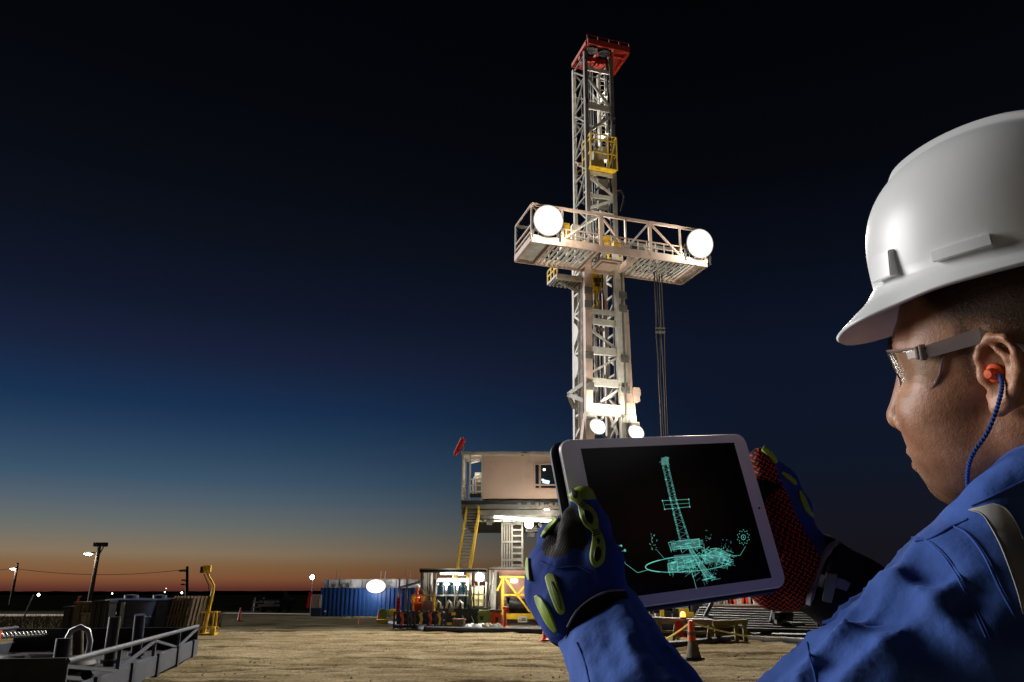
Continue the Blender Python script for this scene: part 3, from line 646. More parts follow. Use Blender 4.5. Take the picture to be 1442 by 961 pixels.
for i in range(12): MB().box((px(610 + i * 4.6), -.42, mz(855 + rng.uniform(-3, 6))), (.09, .1, rng.uniform(.1, .3))).build('valve', [W1, G1, M['black_steel']][i % 3], pm)
for k in range(14):                                          # hoses and small pipes hung about the frame
    u = [595, 598, 601, 604, 607, 610, 613, 664, 668, 684, 686, 688, 690, 640][k]; y = -.42 + .03 * (k % 3)
    MB().poly([(px(u), y, .8), (px(u) + rng.uniform(-.05, .05), y - .03, 1.3), (px(u) + rng.uniform(-.08, .08), y, mz(rng.uniform(806, 826)))], rng.uniform(.02, .05), 6).build('hose', [M['black_rubber'], W1, M['galv'], M['black_steel']][k % 4], pm, True)
for k in range(10): MB().box((px(rng.uniform(596, 688)), -.46, mz(rng.uniform(858, 880))), (rng.uniform(.12, .4), .1, rng.uniform(.1, .25))).build('control_box', [M['black_steel'], G1, M['yellow'], M['olive']][k % 4], pm)
for k in range(4): MB().poly([(px(640 + 12 * k), -.5, .5), (px(646 + 12 * k), -.75, .1), (px(655 + 12 * k), -.9, .06), (px(662 + 12 * k), -.7, .1)], .035, 6).build('ground_hose', M['black_rubber'], pm, True)
for v in (826, 838): pbar(pm, 'rail', G1, (px(664), -.3, mz(v)), (px(684), -.3, mz(v)), .05)
pbar(pm, 'rail', G1, (px(674), -.3, mz(858)), (px(674), -.3, mz(812)), .05)
f = MB().box((px(675), .2, mz(813)), (.5, .2, .4)).build('floodlight', M['black_steel'], pm)
l = MB().lathe([(.2, -.02), (.2, .03)], (0, 0, 0), 16).build('lens', M['lamp'], f); l.location = (px(675), .07, mz(813)); l.rotation_euler = (R(85), 0, 0)
lamp(pm, (px(675), -.5, mz(815)), 1300, size=.2)
lamp(pm, (px(636), -.7, mz(812)), 320, size=.2)
lamp(pm, (px(640), .5, mz(814)), 320, size=.2)

tote = thing('liquid_tote', 'yellowish caged liquid tote standing beside the dark tanks', 'tote', (mx(671), 40.6, .84))
MB().box((0, 0, .5), (.62, .6, .95)).build('bottle', M['tote'], tote, bevel=.05)
for i in range(4):
    pbar(tote, 'cage_bar', M['galv'], (-.32 + i * .21, -.32, 0), (-.32 + i * .21, -.32, 1.0), .025); pbar(tote, 'cage_bar', M['galv'], (-.33, -.32, .1 + i * .28), (.33, -.32, .1 + i * .28), .025)

# black basket of hand tools in front
def basket(name, label, cat, u0, u1, v0, v1, Yw, m, n):
    b = thing(name, label, cat, (mx((u0 + u1) / 2, Yw), Yw, .05)); w = mx(u1, Yw) - mx(u0, Yw); h = atY(640, v0, Yw).z - .05; d = 1.1
    for y in (0, d):
        for z in (.08, h * .55, h): pbar(b, 'rail', m, (-w / 2, y, z), (w / 2, y, z), .07)
        for i in range(n + 1): pbar(b, 'post', m, (-w / 2 + w * i / n, y, 0), (-w / 2 + w * i / n, y, h), .075 if i % 2 == 0 else .1)
    for x in (-w / 2, w / 2): pbar(b, 'rail', m, (x, 0, h), (x, d, h), .07); pbar(b, 'rail', m, (x, 0, h * .5), (x, d, h * .5), .06)
    MB().box((0, d / 2, .12), (w, d, .06)).build('floor', m, b); return b, w, h, d
bsk, w, h, d = basket('tool_basket', 'low dark blue railed basket of hanging yellow tools in front of the tanks', 'basket', 556, 623, 863, 889, 36.4, M['dark_blue'], 7)
MB().box((0, d - .05, h * .5), (w, .03, h * .9)).build('back_panel', M['black_steel'], bsk)
for i, uu in enumerate((-.7, -.32, .1, .5, .9)):
    tl2 = thing('hand_tool', ['bent orange wrench hanging first from the left in the dark basket', 'brown tong arm hanging in the dark basket left of its middle', 'pale yellow chain tong hanging in the middle of the dark basket', 'orange ring shaped tool hanging right of the middle of the dark basket', 'yellow elevator handle hanging at the right end of the dark basket'][i], 'tool', (bsk.location.x + uu, 36.36, .2))
    MB().poly([(0, 0, 0), (.06, 0, .25), (-.02, 0, .42), (.08, 0, .55)], [.07, .05, .08, .04], 8).build('handle', [M['orange'], M['wood'], M['yellow'], M['orange'], M['yellow']][i], tl2, True)
    MB().lathe([(.05, -.03), (.12, -.03), (.12, .03), (.05, .03)], (.05, 0, .56), 12).build('jaw', M['black_steel'], tl2, True)

cage = thing('yellow_cage', 'small yellow tool cage holding a reddish box above the dark basket', 'cage', (mx(595, 38), 38, .55))
for x in (-.45, 0, .5):
    for y in (0, .6): pbar(cage, 'post', M['yellow'], (x, y, -.5), (x, y, .9), .06)
for z in (.0, .55, .88): pbar(cage, 'rail', M['yellow'], (-.45, 0, z), (.5, 0, z), .06); pbar(cage, 'rail', M['yellow'], (-.45, .6, z), (.5, .6, z), .05)
MB().box((.25, .1, .35), (.42, .3, .55)).build('reddish_box', M['pink_wall'], cage); MB().box((-.2, .2, .3), (.35, .3, .5)).build('orange_box', M['orange'], cage)

davit = thing('davit_frame', 'grey two post davit frame standing left of the pump module', 'davit', (mx(566, 39), 39, 0))
for x in (-.15, .2): pbar(davit, 'post', G1, (x, 0, 0), (x, 0, 2.15), .07)
pbar(davit, 'arm', G1, (-.2, 0, 1.75), (.95, 0, 2.05), .09); pbar(davit, 'arm', G1, (-.2, 0, 1.5), (.2, 0, 1.65), .07); pbar(davit, 'arm', G1, (.6, 0, 2.0), (1.0, 0, 1.5), .07)
for x in (-.42, -.2): pbar(davit, 'whip_aerial', W1, (x + .5, .2, 1.8), (x + .5, .2, 2.6), .025)
rs = thing('red_sign_post', 'red vertical warning board on a post left of the dark basket', 'sign', (mx(561, 37.5), 37.5, 0))
MB().box((0, 0, .95), (.17, .05, .75)).build('board', M['red_flag'], rs); MB().tube((0, .04, 0), (0, .04, 1.55), .03).build('post', G1, rs)
MB().lathe([(.09, -.01), (.09, .01)], (0, 0, 0), 14).build('disc', M['orange'], rs).location = (0, -.03, 1.45)
for z in (.78, .95, 1.12): MB().box((0, -.028, z), (.07, .01, .08)).build('mark', M['black_steel'], rs)

stool = thing('wooden_stub', 'small orange brown drum stub standing in front of the pump module base', 'stub', (mx(647, 36.2), 36.2, .05))
MB().lathe([(.26, 0), (.24, .3), (.25, .34), (.29, .36), (.29, .42), (.1, .43)], (0, 0, 0), 16).build('body', M['wood'], stool, True); MB().lathe([(.3, .38), (.305, .41)], (0, 0, 0), 16).build('rim', M['orange'], stool)
dr = thing('yellow_drum', 'squat pale yellow box drum beside the cabinet foot', 'drum', (mx(682, 38), 38, .05))
MB().box((0, 0, .38), (.55, .5, .72)).build('body', M['green'], dr, bevel=.05); MB().box((-.1, -.27, .4), (.16, .03, .16)).build('plate', M['black_steel'], dr)
dr2 = thing('orange_drum', 'squat orange box drum right of the pale yellow one', 'drum', (mx(698, 38), 38, .05))
MB().box((0, 0, .33), (.5, .45, .62)).build('body', M['orange'], dr2, bevel=.05); MB().box((.06, -.24, .32), (.12, .03, .22)).build('plate', M['black_steel'], dr2); MB().box((0, 0, .7), (.55, .5, .1)).build('lid', M['wood'], dr2)
bags = []
for i, (u, v, lab, mm) in enumerate(((672, 884, 'flat white sack lying leftmost in front of the drums', M['off_white']), (682, 884, 'dark rumpled sack lying between two pale sacks', M['olive']), (692, 885, 'grey rumpled sack lying rightmost in front of the drums', M['concrete']))):
    p = atZ(u, v, .05)
    b = MB()
    for k in range(5):
        a = k / 4; b.lathe([(.01, 0), (.16, .02), (.19, .1), (.12, .2), (.02, .23 + .04 * math.sin(k * 2.1))], ((a - .5) * .6, .1 * math.sin(k * 1.7), .0), 10)
    o = b.build('sack', mm, None, True); o.location = (p.x, 36.0, .04); tag(o, lab, 'sack')

# cabinet with yellow frame
cb = thing('equipment_cabinet', 'pinkish beige equipment house with bright panels and a yellow pipe frame in front', 'equipment house', (mx(725, 41), 41, 0))
ox2 = cb.location.x
def qx(u, Yw=41): return mx(u, Yw) - ox2
MB().box((qx(728), 1.2, mz(835, 42)), (qx(765) - qx(690), 1.6, mz(803, 42) - mz(866, 42))).build('house', M['pink_wall'], cb)
MB().box((qx(728), 1.1, mz(801, 42)), (qx(768) - qx(688), 2.0, .14)).build('roof', G1, cb)
for i, u in enumerate((688.5, 692.5, 696, 699.5)): MB().bar((qx(u), .3 - i * .03, .6), (qx(u + 1.5), .3 - i * .03, mz(803, 41) - .1 * (i % 2)), .11, .1).build('bright_panel', [W1, M['galv'], W1, M['black_steel']][i], cb)
for u in (708, 748): pbar(cb, 'frame_post', M['yellow'], (qx(u), -.2, .5), (qx(u), -.2, mz(812, 41)), .12)
for v, w_ in ((813, .1), (838, .09), (868, .26)): MB().bar((qx(703 if v < 820 else 708), -.2, mz(v, 41)), (qx(758), -.2, mz(v, 41)), .1, w_).build('frame_rail', M['yellow'], cb)
for a, b in (((711, 815), (746, 862)), ((728, 838), (748, 815)), ((700, 832), (708, 815))): pbar(cb, 'frame_brace', M['yellow'], (qx(a[0]), -.26, mz(a[1], 41)), (qx(b[0]), -.26, mz(b[1], 41)), .08)
for i in range(10): MB().box((qx(rng.uniform(712, 745)), .3, mz(rng.uniform(840, 862), 41)), (rng.uniform(.2, .5), .3, rng.uniform(.15, .4))).build('machine', [M['black_steel'], G1, W1][i % 3], cb)
MB().tube((qx(717), .1, mz(850, 41)), (qx(738), .1, mz(853, 41)), .28, 14).build('motor', M['black_steel'], cb, True)
MB().box((qx(724), .37, mz(818, 41)), (.3, .05, .16)).build('light', M['lamp_soft'], cb)
MB().box((qx(728), .4, .25), (qx(765) - qx(695), 1.0, .5)).build('skid', G1, cb)
sg = MB().box((qx(735.5), -.42, mz(872, 41)), (.45, .03, .27)).build('warning_plate', M['paper_sign'], cb)
MB().prism([(qx(731.5) - .07, -.445, mz(874.3, 41)), (qx(731.5) + .07, -.445, mz(874.3, 41)), (qx(731.5), -.445, mz(870.2, 41))], (0, .01, 0)).build('triangle', M['yellow'], sg)
for k in range(3): MB().box((qx(737), -.44, mz(870.5 + k * 1.6, 41)), (.2, .01, .025)).build('print_line', M['black_steel'], sg)
lamp(cb, (qx(722), -1.4, mz(816, 41)), 800, size=.3)

# ---------------------------------------------------------------- blue building and what stands by it
bb = thing('blue_building', 'low blue ribbed metal building with white upper band and bright floodlight', 'building', (0, 58.4, 0))
bx0, bx1, bz = -13.4, -6.4, atY(500, 828, 58.4).z; bt = atY(500, 817, 58.4).z
MB().box(((bx0 + bx1) / 2, 1.5, bz / 2), (bx1 - bx0, 2.9, bz)).build('wall', M['blue'], bb)
for i in range(24):
    x = bx0 + .15 + i * (bx1 - bx0 - .3) / 23; MB().box((x, -.0, bz / 2 - .01), (.12, .09, bz - .04)).build('rib', M['blue'], bb)
MB().box(((bx0 + bx1) / 2 + .05, 1.75, (bz + bt) / 2), (bx1 - bx0 - .1, 2.4, bt - bz)).build('upper_band', M['off_white'], bb)
for i in range(9): MB().box((bx0 + .4 + i * .8, .53, (bz + bt) / 2), (.05, .04, bt - bz - .04)).build('seam', G1, bb)
MB().box(((bx0 + bx1) / 2, 1.75, bt + .04), (bx1 - bx0 + .1, 2.6, .07)).build('roof', W1, bb)
for i in range(7): MB().box((bx0 + .6 + i * .25, .3, bz + .15), (.2, .3, rng.uniform(.12, .3))).build('pipework', [W1, G1][i % 2], bb)
for u in (472, 478, 535, 541): pbar(bb, 'whip_aerial', M['galv'], (atY(u, 820, 58.5).x, .4, bt), (atY(u, 820, 58.5).x, .4, bt + .62), .03)
MB().box((bx0 + .45, -.06, atY(500, 861, 58.4).z), (.14, .03, .12)).build('label_plate', M['paper_sign'], bb)
c = atY(530, 826, 58.4)
fl = MB().box((c.x, -.1, c.z), (1.0, .2, .5)).build('floodlight', M['black_steel'], bb)
for i in (0,):
    l = MB().lathe([(.5, -.02), (.5, .0), (.05, .03)], (0, 0, 0), 24).build('lens', M['bowl'], fl); l.scale = (1.35, .9, 1); l.location = (c.x, -.24, c.z); l.rotation_euler = (R(90), 0, 0)
lamp(bb, (c.x, -1.3, c.z - .1), 1300, (1, .96, .9), size=.4)

gb = thing('grey_cabinet', 'light grey cabinet at the left end of the blue building', 'cabinet', (atY(447, 840, 58.3).x, 58.3, 0))
MB().box((0, 0, 1.0), (.62, .6, .9)).build('upper_case', M['concrete'], gb); MB().box((0, 0, .28), (.7, .6, .54)).build('lower_case', M['dark_blue'], gb); MB().box((.25, -.32, .9), (.05, .03, .5)).build('handle', W1, gb)
rb = tag(MB().prism([(0, 0, .55), (.2, 0, .55), (.34, 0, 1.6), (.12, 0, 1.6)], (0, .05, 0)).build('red_banner', M['red_flag']), 'leaning red banner in front of the grey cabinet', 'banner'); rb.location = (atY(434, 840, 58).x, 57.6, 0)
lm = thing('light_mast', 'slim light mast with one glowing head behind the grey cabinet', 'lamp post', (atY(439, 840, 60).x, 60, 0))
zl = atY(439, 813, 60).z
MB().tube((0, 0, 0), (0, 0, zl + .25), .035).build('pole', G1, lm); hd = MB().box((0, -.05, zl), (.3, .2, .3)).build('head', M['black_steel'], lm)
l = MB().lathe([(.15, -.02), (.15, .03)], (0, 0, 0), 14).build('lens', M['lamp'], hd); l.location = (-.02, -.17, zl); l.rotation_euler = (R(90), 0, 0)

truck = thing('pickup_truck', 'dark pickup truck parked in the gloom left of the blue building', 'pickup truck', (atZ(412, 860).x * 1.0, 70, 0))
tp = M['black_steel']
MB().prism([(-.9, 0, .45), (.9, 0, .45), (.95, 0, .95), (.8, 0, 1.05), (-.8, 0, 1.05), (-.95, 0, .95)], (0, 4.8, 0)).build('body', tp, truck, bevel=.05)
MB().add([(-.8, 1.3, 1.05), (.8, 1.3, 1.05), (.8, 3.2, 1.05), (-.8, 3.2, 1.05), (-.62, 1.75, 1.72), (.62, 1.75, 1.72), (.62, 2.9, 1.72), (-.62, 2.9, 1.72)], [(3, 2, 1, 0), (4, 5, 6, 7), (0, 1, 5, 4), (1, 2, 6, 5), (2, 3, 7, 6), (3, 0, 4, 7)]).build('cab', tp, truck, bevel=.04)
MB().add([(-.68, 1.36, 1.12), (.68, 1.36, 1.12), (.56, 1.70, 1.64), (-.56, 1.70, 1.64)], [(0, 1, 2, 3)]).build('windscreen', M['glass_dark'], truck)
for x in (-.68, .68):
    MB().box((x, -.03, .85), (.3, .06, .16)).build('headlight', M['galv'], truck)
    for y in (.9, 3.9): MB().tube((x - .12, y, .38), (x + .12, y, .38), .38, 16).build('wheel', M['black_rubber'], truck)
MB().box((0, -.03, .8), (.9, .05, .25)).build('grille', M['galv'], truck); MB().box((0, -.08, .55), (1.8, .15, .18)).build('bumper', M['galv'], truck)

# ---------------------------------------------------------------- cones and barrier
def cone(h, name='traffic_cone'):
    t = thing(name, '', 'traffic cone')
    k = h / .75
    MB().box((0, 0, .02 * k), (.36 * k, .36 * k, .04 * k)).build('base', M['black_rubber'], t)
    MB().lathe([(.14 * k, .04 * k), (.028 * k, h), (.01, h)], (0, 0, 0), 16).build('body', M['orange'], t, True)
    return t
c0 = cone(.78)
spots = [((337, 875), 'orange traffic cone standing alone on the dirt right of the yellow jib stand'), ((368, 862), 'orange traffic cone beside the white barrier'), ((441, 865), 'orange traffic cone left of the blue building, below the red banner'),
         ((506, 880), 'short dull cone at the corner of the black kerb, left one of a pair'), ((533, 873), 'orange traffic cone in front of the blue building near its right end')]
for i, ((u, v), lab) in enumerate(spots):
    o = c0 if i == 0 else copy_tree(c0); p = atZ(u, v); o.location = (p.x, p.y, 0); o['label'] = lab; o['group'] = 'orange cones round the yard'
    hh = (atY(u, v - (19, 15, 14, 10, 15)[i], p.y).z) / .78; o.scale = (hh * .9, hh * .9, hh)
br = thing('white_barrier', 'white A shaped barrier with cross rails beside the road', 'barrier', (atZ(364, 862).x, 71.5, 0))
for x in (-.45, .3): pbar(br, 'upright', M['off_white'], (x - .12, 0, 0), (x + .12, 0, 1.15), .09); pbar(br, 'upright', M['off_white'], (x - .1, .6, 0), (x + .12, 0, 1.15), .07)
for z in (.35, .75): pbar(br, 'rail', M['off_white'], (-.45, -.05, z), (.4, -.05, z + .08), .1)
for x in (.75, 1.2, 1.6): pbar(br, 'stake', M['beige_steel'], (x, 0, 0), (x + .05, 0, 1.1), .04)

# orange delineator posts on the pad
d0 = thing('delineator_post', 'orange delineator post with broad foot right of the orange drum', 'delineator', (mx(711, 36.5), 36.5, .04), group='orange posts on the pad')
MB().lathe([(.24, 0), (.22, .06), (.09, .12), (.07, .8), (.1, .82), (.1, .9), (.03, .93)], (0, 0, 0), 14).build('post', M['orange'], d0, True)
MB().box((.1, 0, .78), (.16, .04, .22)).build('flag', M['red_flag'], d0)
for i, (u, lab) in enumerate(((767, 'orange delineator post left of the pair beneath the gloved hand'), (781, 'dull orange delineator post right of the pair beneath the gloved hand'))):
    o = copy_tree(d0); p = atZ(u, 903); o.location = (p.x, p.y, 0); o['label'] = lab; o.scale = (.8, .8, .8)

# ---------------------------------------------------------------- worker on the pad
def worker(loc):
    w = thing('person', 'small worker in orange coveralls and white helmet bending by the yellow cage', 'person', loc, R(20))
    bm = MB()
    def limb(pts, rs): bm.poly(pts, rs, 10)
    limb([(0, .05, .92), (0, .04, 1.1), (0, .0, 1.32), (0, -.06, 1.45), (0, -.09, 1.52), (0, -.11, 1.6), (0, -.12, 1.7), (0, -.11, 1.77)], [.15, .14, .18, .1, .06, .085, .1, .04])
    for s in (-1, 1):
        limb([(s * .08, .05, .95), (s * .1, .02, .5), (s * .11, .06, .08), (s * .11, -.06, .04)], [.1, .075, .055, .045])
        limb([(s * .17, -.02, 1.4), (s * .24, -.08, 1.12), (s * .2, -.28, .98), (s * .18, -.36, .95)], [.065, .055, .045, .04])
    o = bm.build('body', M['hivis'], w, True)
    md = o.modifiers.new('r', 'REMESH'); md.mode = 'VOXEL'; md.voxel_size = .022; sm = o.modifiers.new('s', 'SMOOTH'); sm.iterations = 4
    MB().lathe([(.135, 0), (.13, .04), (.11, .1), (.06, .14), (.01, .15)], (0, -.12, 1.72), 16).build('hard_hat', M['off_white'], w, True)
    MB().lathe([(.088, 0), (.09, .06), (.085, .13)], (0, -.125, 1.6), 14).build('face', M['skin_far'], w, True)
    MB().lathe([(.185, 0), (.185, .05)], (0, 0, 1.25), 14).build('reflective_band', M['off_white'], w, True)
    return w
worker((mx(586, 38.9), 38.9, .05))

# yellow green pump skid behind the basket
ys = thing('small_pump_skid', 'low yellow green pump skid between the blue building and the dark basket', 'pump skid', (mx(550, 44), 44, .03))
MB().box((0, 0, .1), (1.3, .7, .16)).build('skid', M['yellow'], ys); MB().box((-.35, 0, .45), (.4, .5, .5)).build('tank', M['green'], ys, bevel=.08); MB().tube((-.05, 0, .5), (.5, 0, .5), .2, 14).build('motor', M['yellow'], ys, True); MB().box((.2, -.2, .25), (.25, .2, .2)).build('valve_box', M['off_white'], ys)

# ---------------------------------------------------------------- left: jib stand, pipe basket, tanks, poles
js = thing('jib_stand', 'yellow jib post with bent arm and railed foot at the end of the steel basket', 'jib crane', (-11.6, 31.9, 0), R(8)); js.scale = (.9, .9, .79)
Yw = M['yellow']
MB().tube((0, 0, 0), (.18, 0, 2.0), .068, 10).build('post', Yw, js, True); MB().poly([(.18, 0, 1.9), (.2, 0, 2.25), (-.18, 0, 2.95)], [.068, .064, .05], 10).build('arm', Yw, js, True)
MB().box((-.14, 0, 3.05), (.3, .25, .3)).build('trolley_head', Yw, js); MB().box((-.33, 0, 3.0), (.16, .2, .3)).build('motor', M['black_steel'], js); MB().poly([(-.25, -.05, 2.8), (0, -.1, 2.3), (.05, -.1, 2.0)], .02, 6).build('cable', M['black_rubber'], js)
for x, y in ((-.35, -.3), (.38, -.3), (-.35, .4), (.38, .4)): pbar(js, 'rail_post', Yw, (x, y, 0), (x, y, 1.05), .055)
for z in (.35, 1.05):
    for y in (-.3, .4): pbar(js, 'rail', Yw, (-.45, y, z), (.5, y, z), .06)
    for x in (-.35, .38): pbar(js, 'rail', Yw, (x, -.3, z), (x, .4, z), .055)
MB().box((0, .05, .05), (1.0, .9, .1)).build('base', Yw, js); MB().box((.42, -.35, .18), (.2, .2, .3)).build('stop_block', Yw, js)

# long open steel basket: near corner below the frame, far corner by the jib stand
A = atZ(80, 1020); Bp = atZ(274, 923); ln = (Vector((Bp.x, Bp.y, 0)) - Vector((A.x, A.y, 0))).length
ang = math.atan2(Bp.y - A.y, Bp.x - A.x)
sb = thing('steel_basket', 'long open grey steel basket with braced side rails and black end lying on the sand', 'pipe basket', (A.x, A.y, 0), ang)
RG = M['rail_grey']; HT_ = .70; WD = 4.2
for y in (0, WD):
    MB().bar((0, y, .2), (ln, y, .2), .12, .34).build('side_beam', RG, sb); MB().tube((0, y, HT_), (ln, y, HT_), .042, 12).build('top_rail', RG, sb, True)
    n = 4
    for i in range(n + 1): pbar(sb, 'post', RG, (ln * i / n, y, .3), (ln * i / n, y, HT_), .055)
    for i in range(n):
        a, b = (.36, HT_ - .06) if i % 2 else (HT_ - .06, .36)
        pbar(sb, 'brace', RG, (ln * i / n + .05, y, a), (ln * (i + 1) / n - .05, y, b), .045)
    for i in range(5): MB().box((ln * (i + .6) / 5, y - .07 if y == 0 else y + .07, .2), (.22, .05, .42)).build('stake_pocket', M['dark_blue'], sb)
MB().bar((0, 0, .36), (0, WD, .36), .1, .66).build('end_panel', M['black_steel'], sb); pbar(sb, 'end_rail', M['black_steel'], (0, 0, HT_), (0, WD, HT_), .09)
MB().bar((ln, 0, .36), (ln, WD, .36), .1, .62).build('end_panel', M['black_steel'], sb)
MB().box((ln / 2, WD / 2, .12), (ln, WD, .08)).build('floor', M['black_rubber'], sb)
Ms = Matrix.Translation(sb.location) @ Matrix.Rotation(ang, 4, 'Z')
def insb(x, y, z): return Ms @ Vector((x, y, z))
clutter = [('coiled_hose', 'thick black hose loop lying behind the near rail of the steel basket', 'hose'), ('black_pump', 'black pump body lying in the near end of the steel basket', 'pump'), ('steel_elbow', 'pale curved pipe elbow lying in the steel basket', 'pipe elbow')]
t = thing(*clutter[0], insb(3.4, 1.2, .16))
MB().poly([(.7 * math.cos(a), .5 * math.sin(a), .12 + .022 * a) for a in np.linspace(0, 11, 60)], .09, 8).build('hose', M['black_rubber'], t, True)
t = thing(*clutter[1], insb(1.6, 2.0, .16), ang)
MB().box((0, 0, .3), (1.0, .7, .6)).build('housing', M['black_steel'], t, bevel=.08); MB().tube((.5, 0, .45), (1.2, 0, .5), .2, 14).build('motor', M['black_steel'], t, True); MB().tube((-.2, 0, .6), (-.2, 0, .95), .1, 12).build('outlet', M['black_steel'], t, True)
t = thing(*clutter[2], insb(5.6, 1.3, .16), .4)
MB().poly([(-.2, 0, .0), (-.2, 0, .5), (-.14, 0, .68), (0, 0, .75), (.14, 0, .68), (.2, 0, .5), (.2, 0, .2)], .05, 10).build('elbow', M['galv'], t, True); MB().lathe([(.12, 0), (.12, .05)], (-.2, 0, 0), 14).build('flange', M['galv'], t)
for i in range(6):
    x, y = [(2.4, .7), (3.9, 2.4), (5.2, 2.6), (6.4, .9), (7.4, 1.7), (8.4, .8)][i]
    lab = ['short dark pipe stub standing nearest in the steel basket', 'rusty pipe stub standing beside the coiled hose', 'orange painted valve stub in the middle of the steel basket', 'dark pipe stub leaning behind the braced rail', 'brown wooden post standing in the steel basket', 'dark pipe stub at the far end of the steel basket'][i]
    mm = [M['black_steel'], M['beige_steel'], M['orange'], M['black_steel'], M['wood'], M['dark_blue']][i]
    t = thing('pipe_stub', lab, 'pipe stub', insb(x, y, .16), i); MB().tube((0, 0, 0), (.1 * (i % 3), 0, .7 + .2 * (i % 2)), .11, 12).build('pipe', mm, t, True); MB().lathe([(.17, .0), (.17, .07)], (0, 0, .05), 12).build('flange', mm, t)
ch = thing('chain', 'bright link chain stretched along the far rail at the left edge', 'chain', insb(0, 0, 0))
p0, p1 = atY(-30, 897, 17.5), atY(66, 892, 21)
for i in range(34):
    q = p0.lerp(p1, i / 33) - ch.location; MB().lathe([(.05, -.014), (.075, -.014), (.075, .014), (.05, .014)], (0, 0, 0), 8).build('link', M['galv'], ch).location = q
    ch.children[-1].rotation_euler = (R(90) if i % 2 else 0, .5, 0)

# dark tanks and stacked goods behind the basket
for i, (u, w_, Yt, lab) in enumerate(((186, .95, 31, 'dark upright steel tank with a bluish sheen, left of the pair behind the basket'), (226, .95, 31.8, 'dark upright steel tank, right of the pair beside the stacked pallets'))):
    t = thing('storage_tank', lab, 'tank', (atY(u, 860, Yt).x, Yt, 0), group='dark tanks behind the basket')
    h = atY(u, 845, Yt).z
    MB().lathe([(w_, 0), (w_, .1), (w_ * .98, .12), (w_ * .98, h * .5), (w_, h * .51), (w_, h * .55), (w_ * .98, h * .56), (w_ * .98, h - .05), (w_, h - .03), (w_, h), (w_ * .9, h + .03), (.1, h + .08)], (0, 0, 0), 32).build('shell', M['dark_blue'], t, True)
    MB().box((.1, -w_ - .03, h * .5), (.12, .1, h * .9)).build('ladder_strip', M['galv'] if i == 0 else M['dark_blue'], t)
    MB().lathe([(.25, 0), (.25, .12), (.05, .14)], (0, -.2, h + .05), 14).build('hatch', M['rail_grey'], t)
for i in range(7):
    u = 247 + i * 4.6; Yt = 31.5
    t = thing('pallet', ['', 'second', 'third', 'fourth', 'fifth', 'sixth', 'last'][i] and f'weathered pallet leaning upright, {["", "second", "third", "fourth", "fifth", "sixth", "last"][i]} from the dark tank' or 'weathered pallet leaning upright against the dark tank', 'pallet', (atY(u, 870, Yt).x, Yt, 0), R(78), 'upright pallets by the tank')
    for k in range(5): MB().box((-.5 + k * .25, 0, .72), (.13, .03, 1.4), 0, 0, 0).build('slat', M['wood'], t)
    for z in (.1, .7, 1.3): MB().box((0, .05, z), (1.15, .07, .1)).build('bearer', M['wood'], t)
    t.rotation_euler = (R(9), 0, R(78))
cr_ = [('crate', 'dark wooden crate standing at the foot of the leaning lamp pole', 'crate', 140, 1.0, 1.15, M['wood']), ('tarp_bale', 'bale under a pale tarpaulin behind the basket', 'bale', 150, .8, .8, M['concrete']), ('valve_stack', 'dark valve stack left of the steel tanks', 'valve stack', 160, .6, 1.2, M['black_steel']), ('black_skip', 'black steel skip left of the crates behind the basket', 'skip', 122, 1.1, 1.0, M['black_steel'])]
for nme, lab, cat, u, w_, h, mm in cr_:
    t = thing(nme, lab, cat, (atY(u, 870, 30).x, 30 - .02 * (u - 120), 0))
    MB().box((0, 0, h / 2), (w_, w_, h)).build('body', mm, t, bevel=.04)
    for x in (-w_ * .3, 0, w_ * .3): MB().box((x, -w_ / 2 - .02, h / 2), (.1, .04, h * .96)).build('strip', mm, t)
    MB().box((0, 0, h + .04), (w_ * 1.05, w_ * 1.05, .07)).build('lid', mm, t)
oj = tag(MB().poly([(0, 0, 0), (0, 0, 1.0), (.06, 0, 1.25), (.2, 0, 1.3)], [.1, .08, .07, .04], 8).build('orange_hydrant', M['orange'], None, True), 'orange curved standpipe in the dark left of the leaning lamp pole', 'standpipe'); oj.location = (atZ(106, 868).x, atZ(106, 868).y, 0)

# poles and wire
def upole(name, lab, u0, v0, u1, v1, Yp, r):
    a, b = atY(u0, v0, Yp), atY(u1, v1, Yp); t = thing(name, lab, 'pole', (a.x, Yp, 0)); top = b - Vector((a.x, Yp, 0)); k = (top - Vector((0, 0, a.z))) ; base = Vector((0, 0, a.z)) - k * (a.z / max(k.z, .01))
    MB().tube(base, top, r * 1.25, 10, r).build('pole', M['wood'], t, True); return t, top
t, top = upole('leaning_lamp_pole', 'leaning timber pole with a glowing lamp and two dark floodlights on top', 122, 870, 140, 770, 75, .16)
h1 = MB().bar(top - Vector((0, 0, .6)), top + Vector((-.75, -.1, -.62)), .07).box(top + Vector((-.75, -.1, -.55)), (.8, .4, .12)).build('lamp_head', G1, t)
MB().lathe([(.08, -.12), (.3, -.04), (.36, 0)], tuple(top + Vector((-.85, -.12, -.66))), 14).build('lens', M['lamp'], h1)
for s, dx in ((-1, -.25), (1, .42)):
    pbar(t, 'bracket', G1, top + Vector((0, 0, -.9 if s > 0 else -.1)), top + Vector((dx, 0, .05)), .08); MB().box(top + Vector((dx, 0, .18)), (.5, .4, .36)).box(top + Vector((dx, -.22, .18)), (.4, .06, .26)).build('floodlight', M['black_steel'], t)
lamp(t, tuple(top + Vector((-.85, -.3, -1.1))), 900, size=.3)
t2, top2 = upole('lit_pole', 'timber pole at the left edge with a lamp glowing on its side', 17.5, 835, 25, 793, 120, .17)
h2 = MB().box(top2 + Vector((-.35, -.1, -.75)), (.7, .4, .12)).build('lamp_head', G1, t2); MB().lathe([(.1, -.14), (.36, -.03), (.4, 0)], tuple(top2 + Vector((-.4, -.2, -.82))), 12).build('lens', M['lamp'], h2)
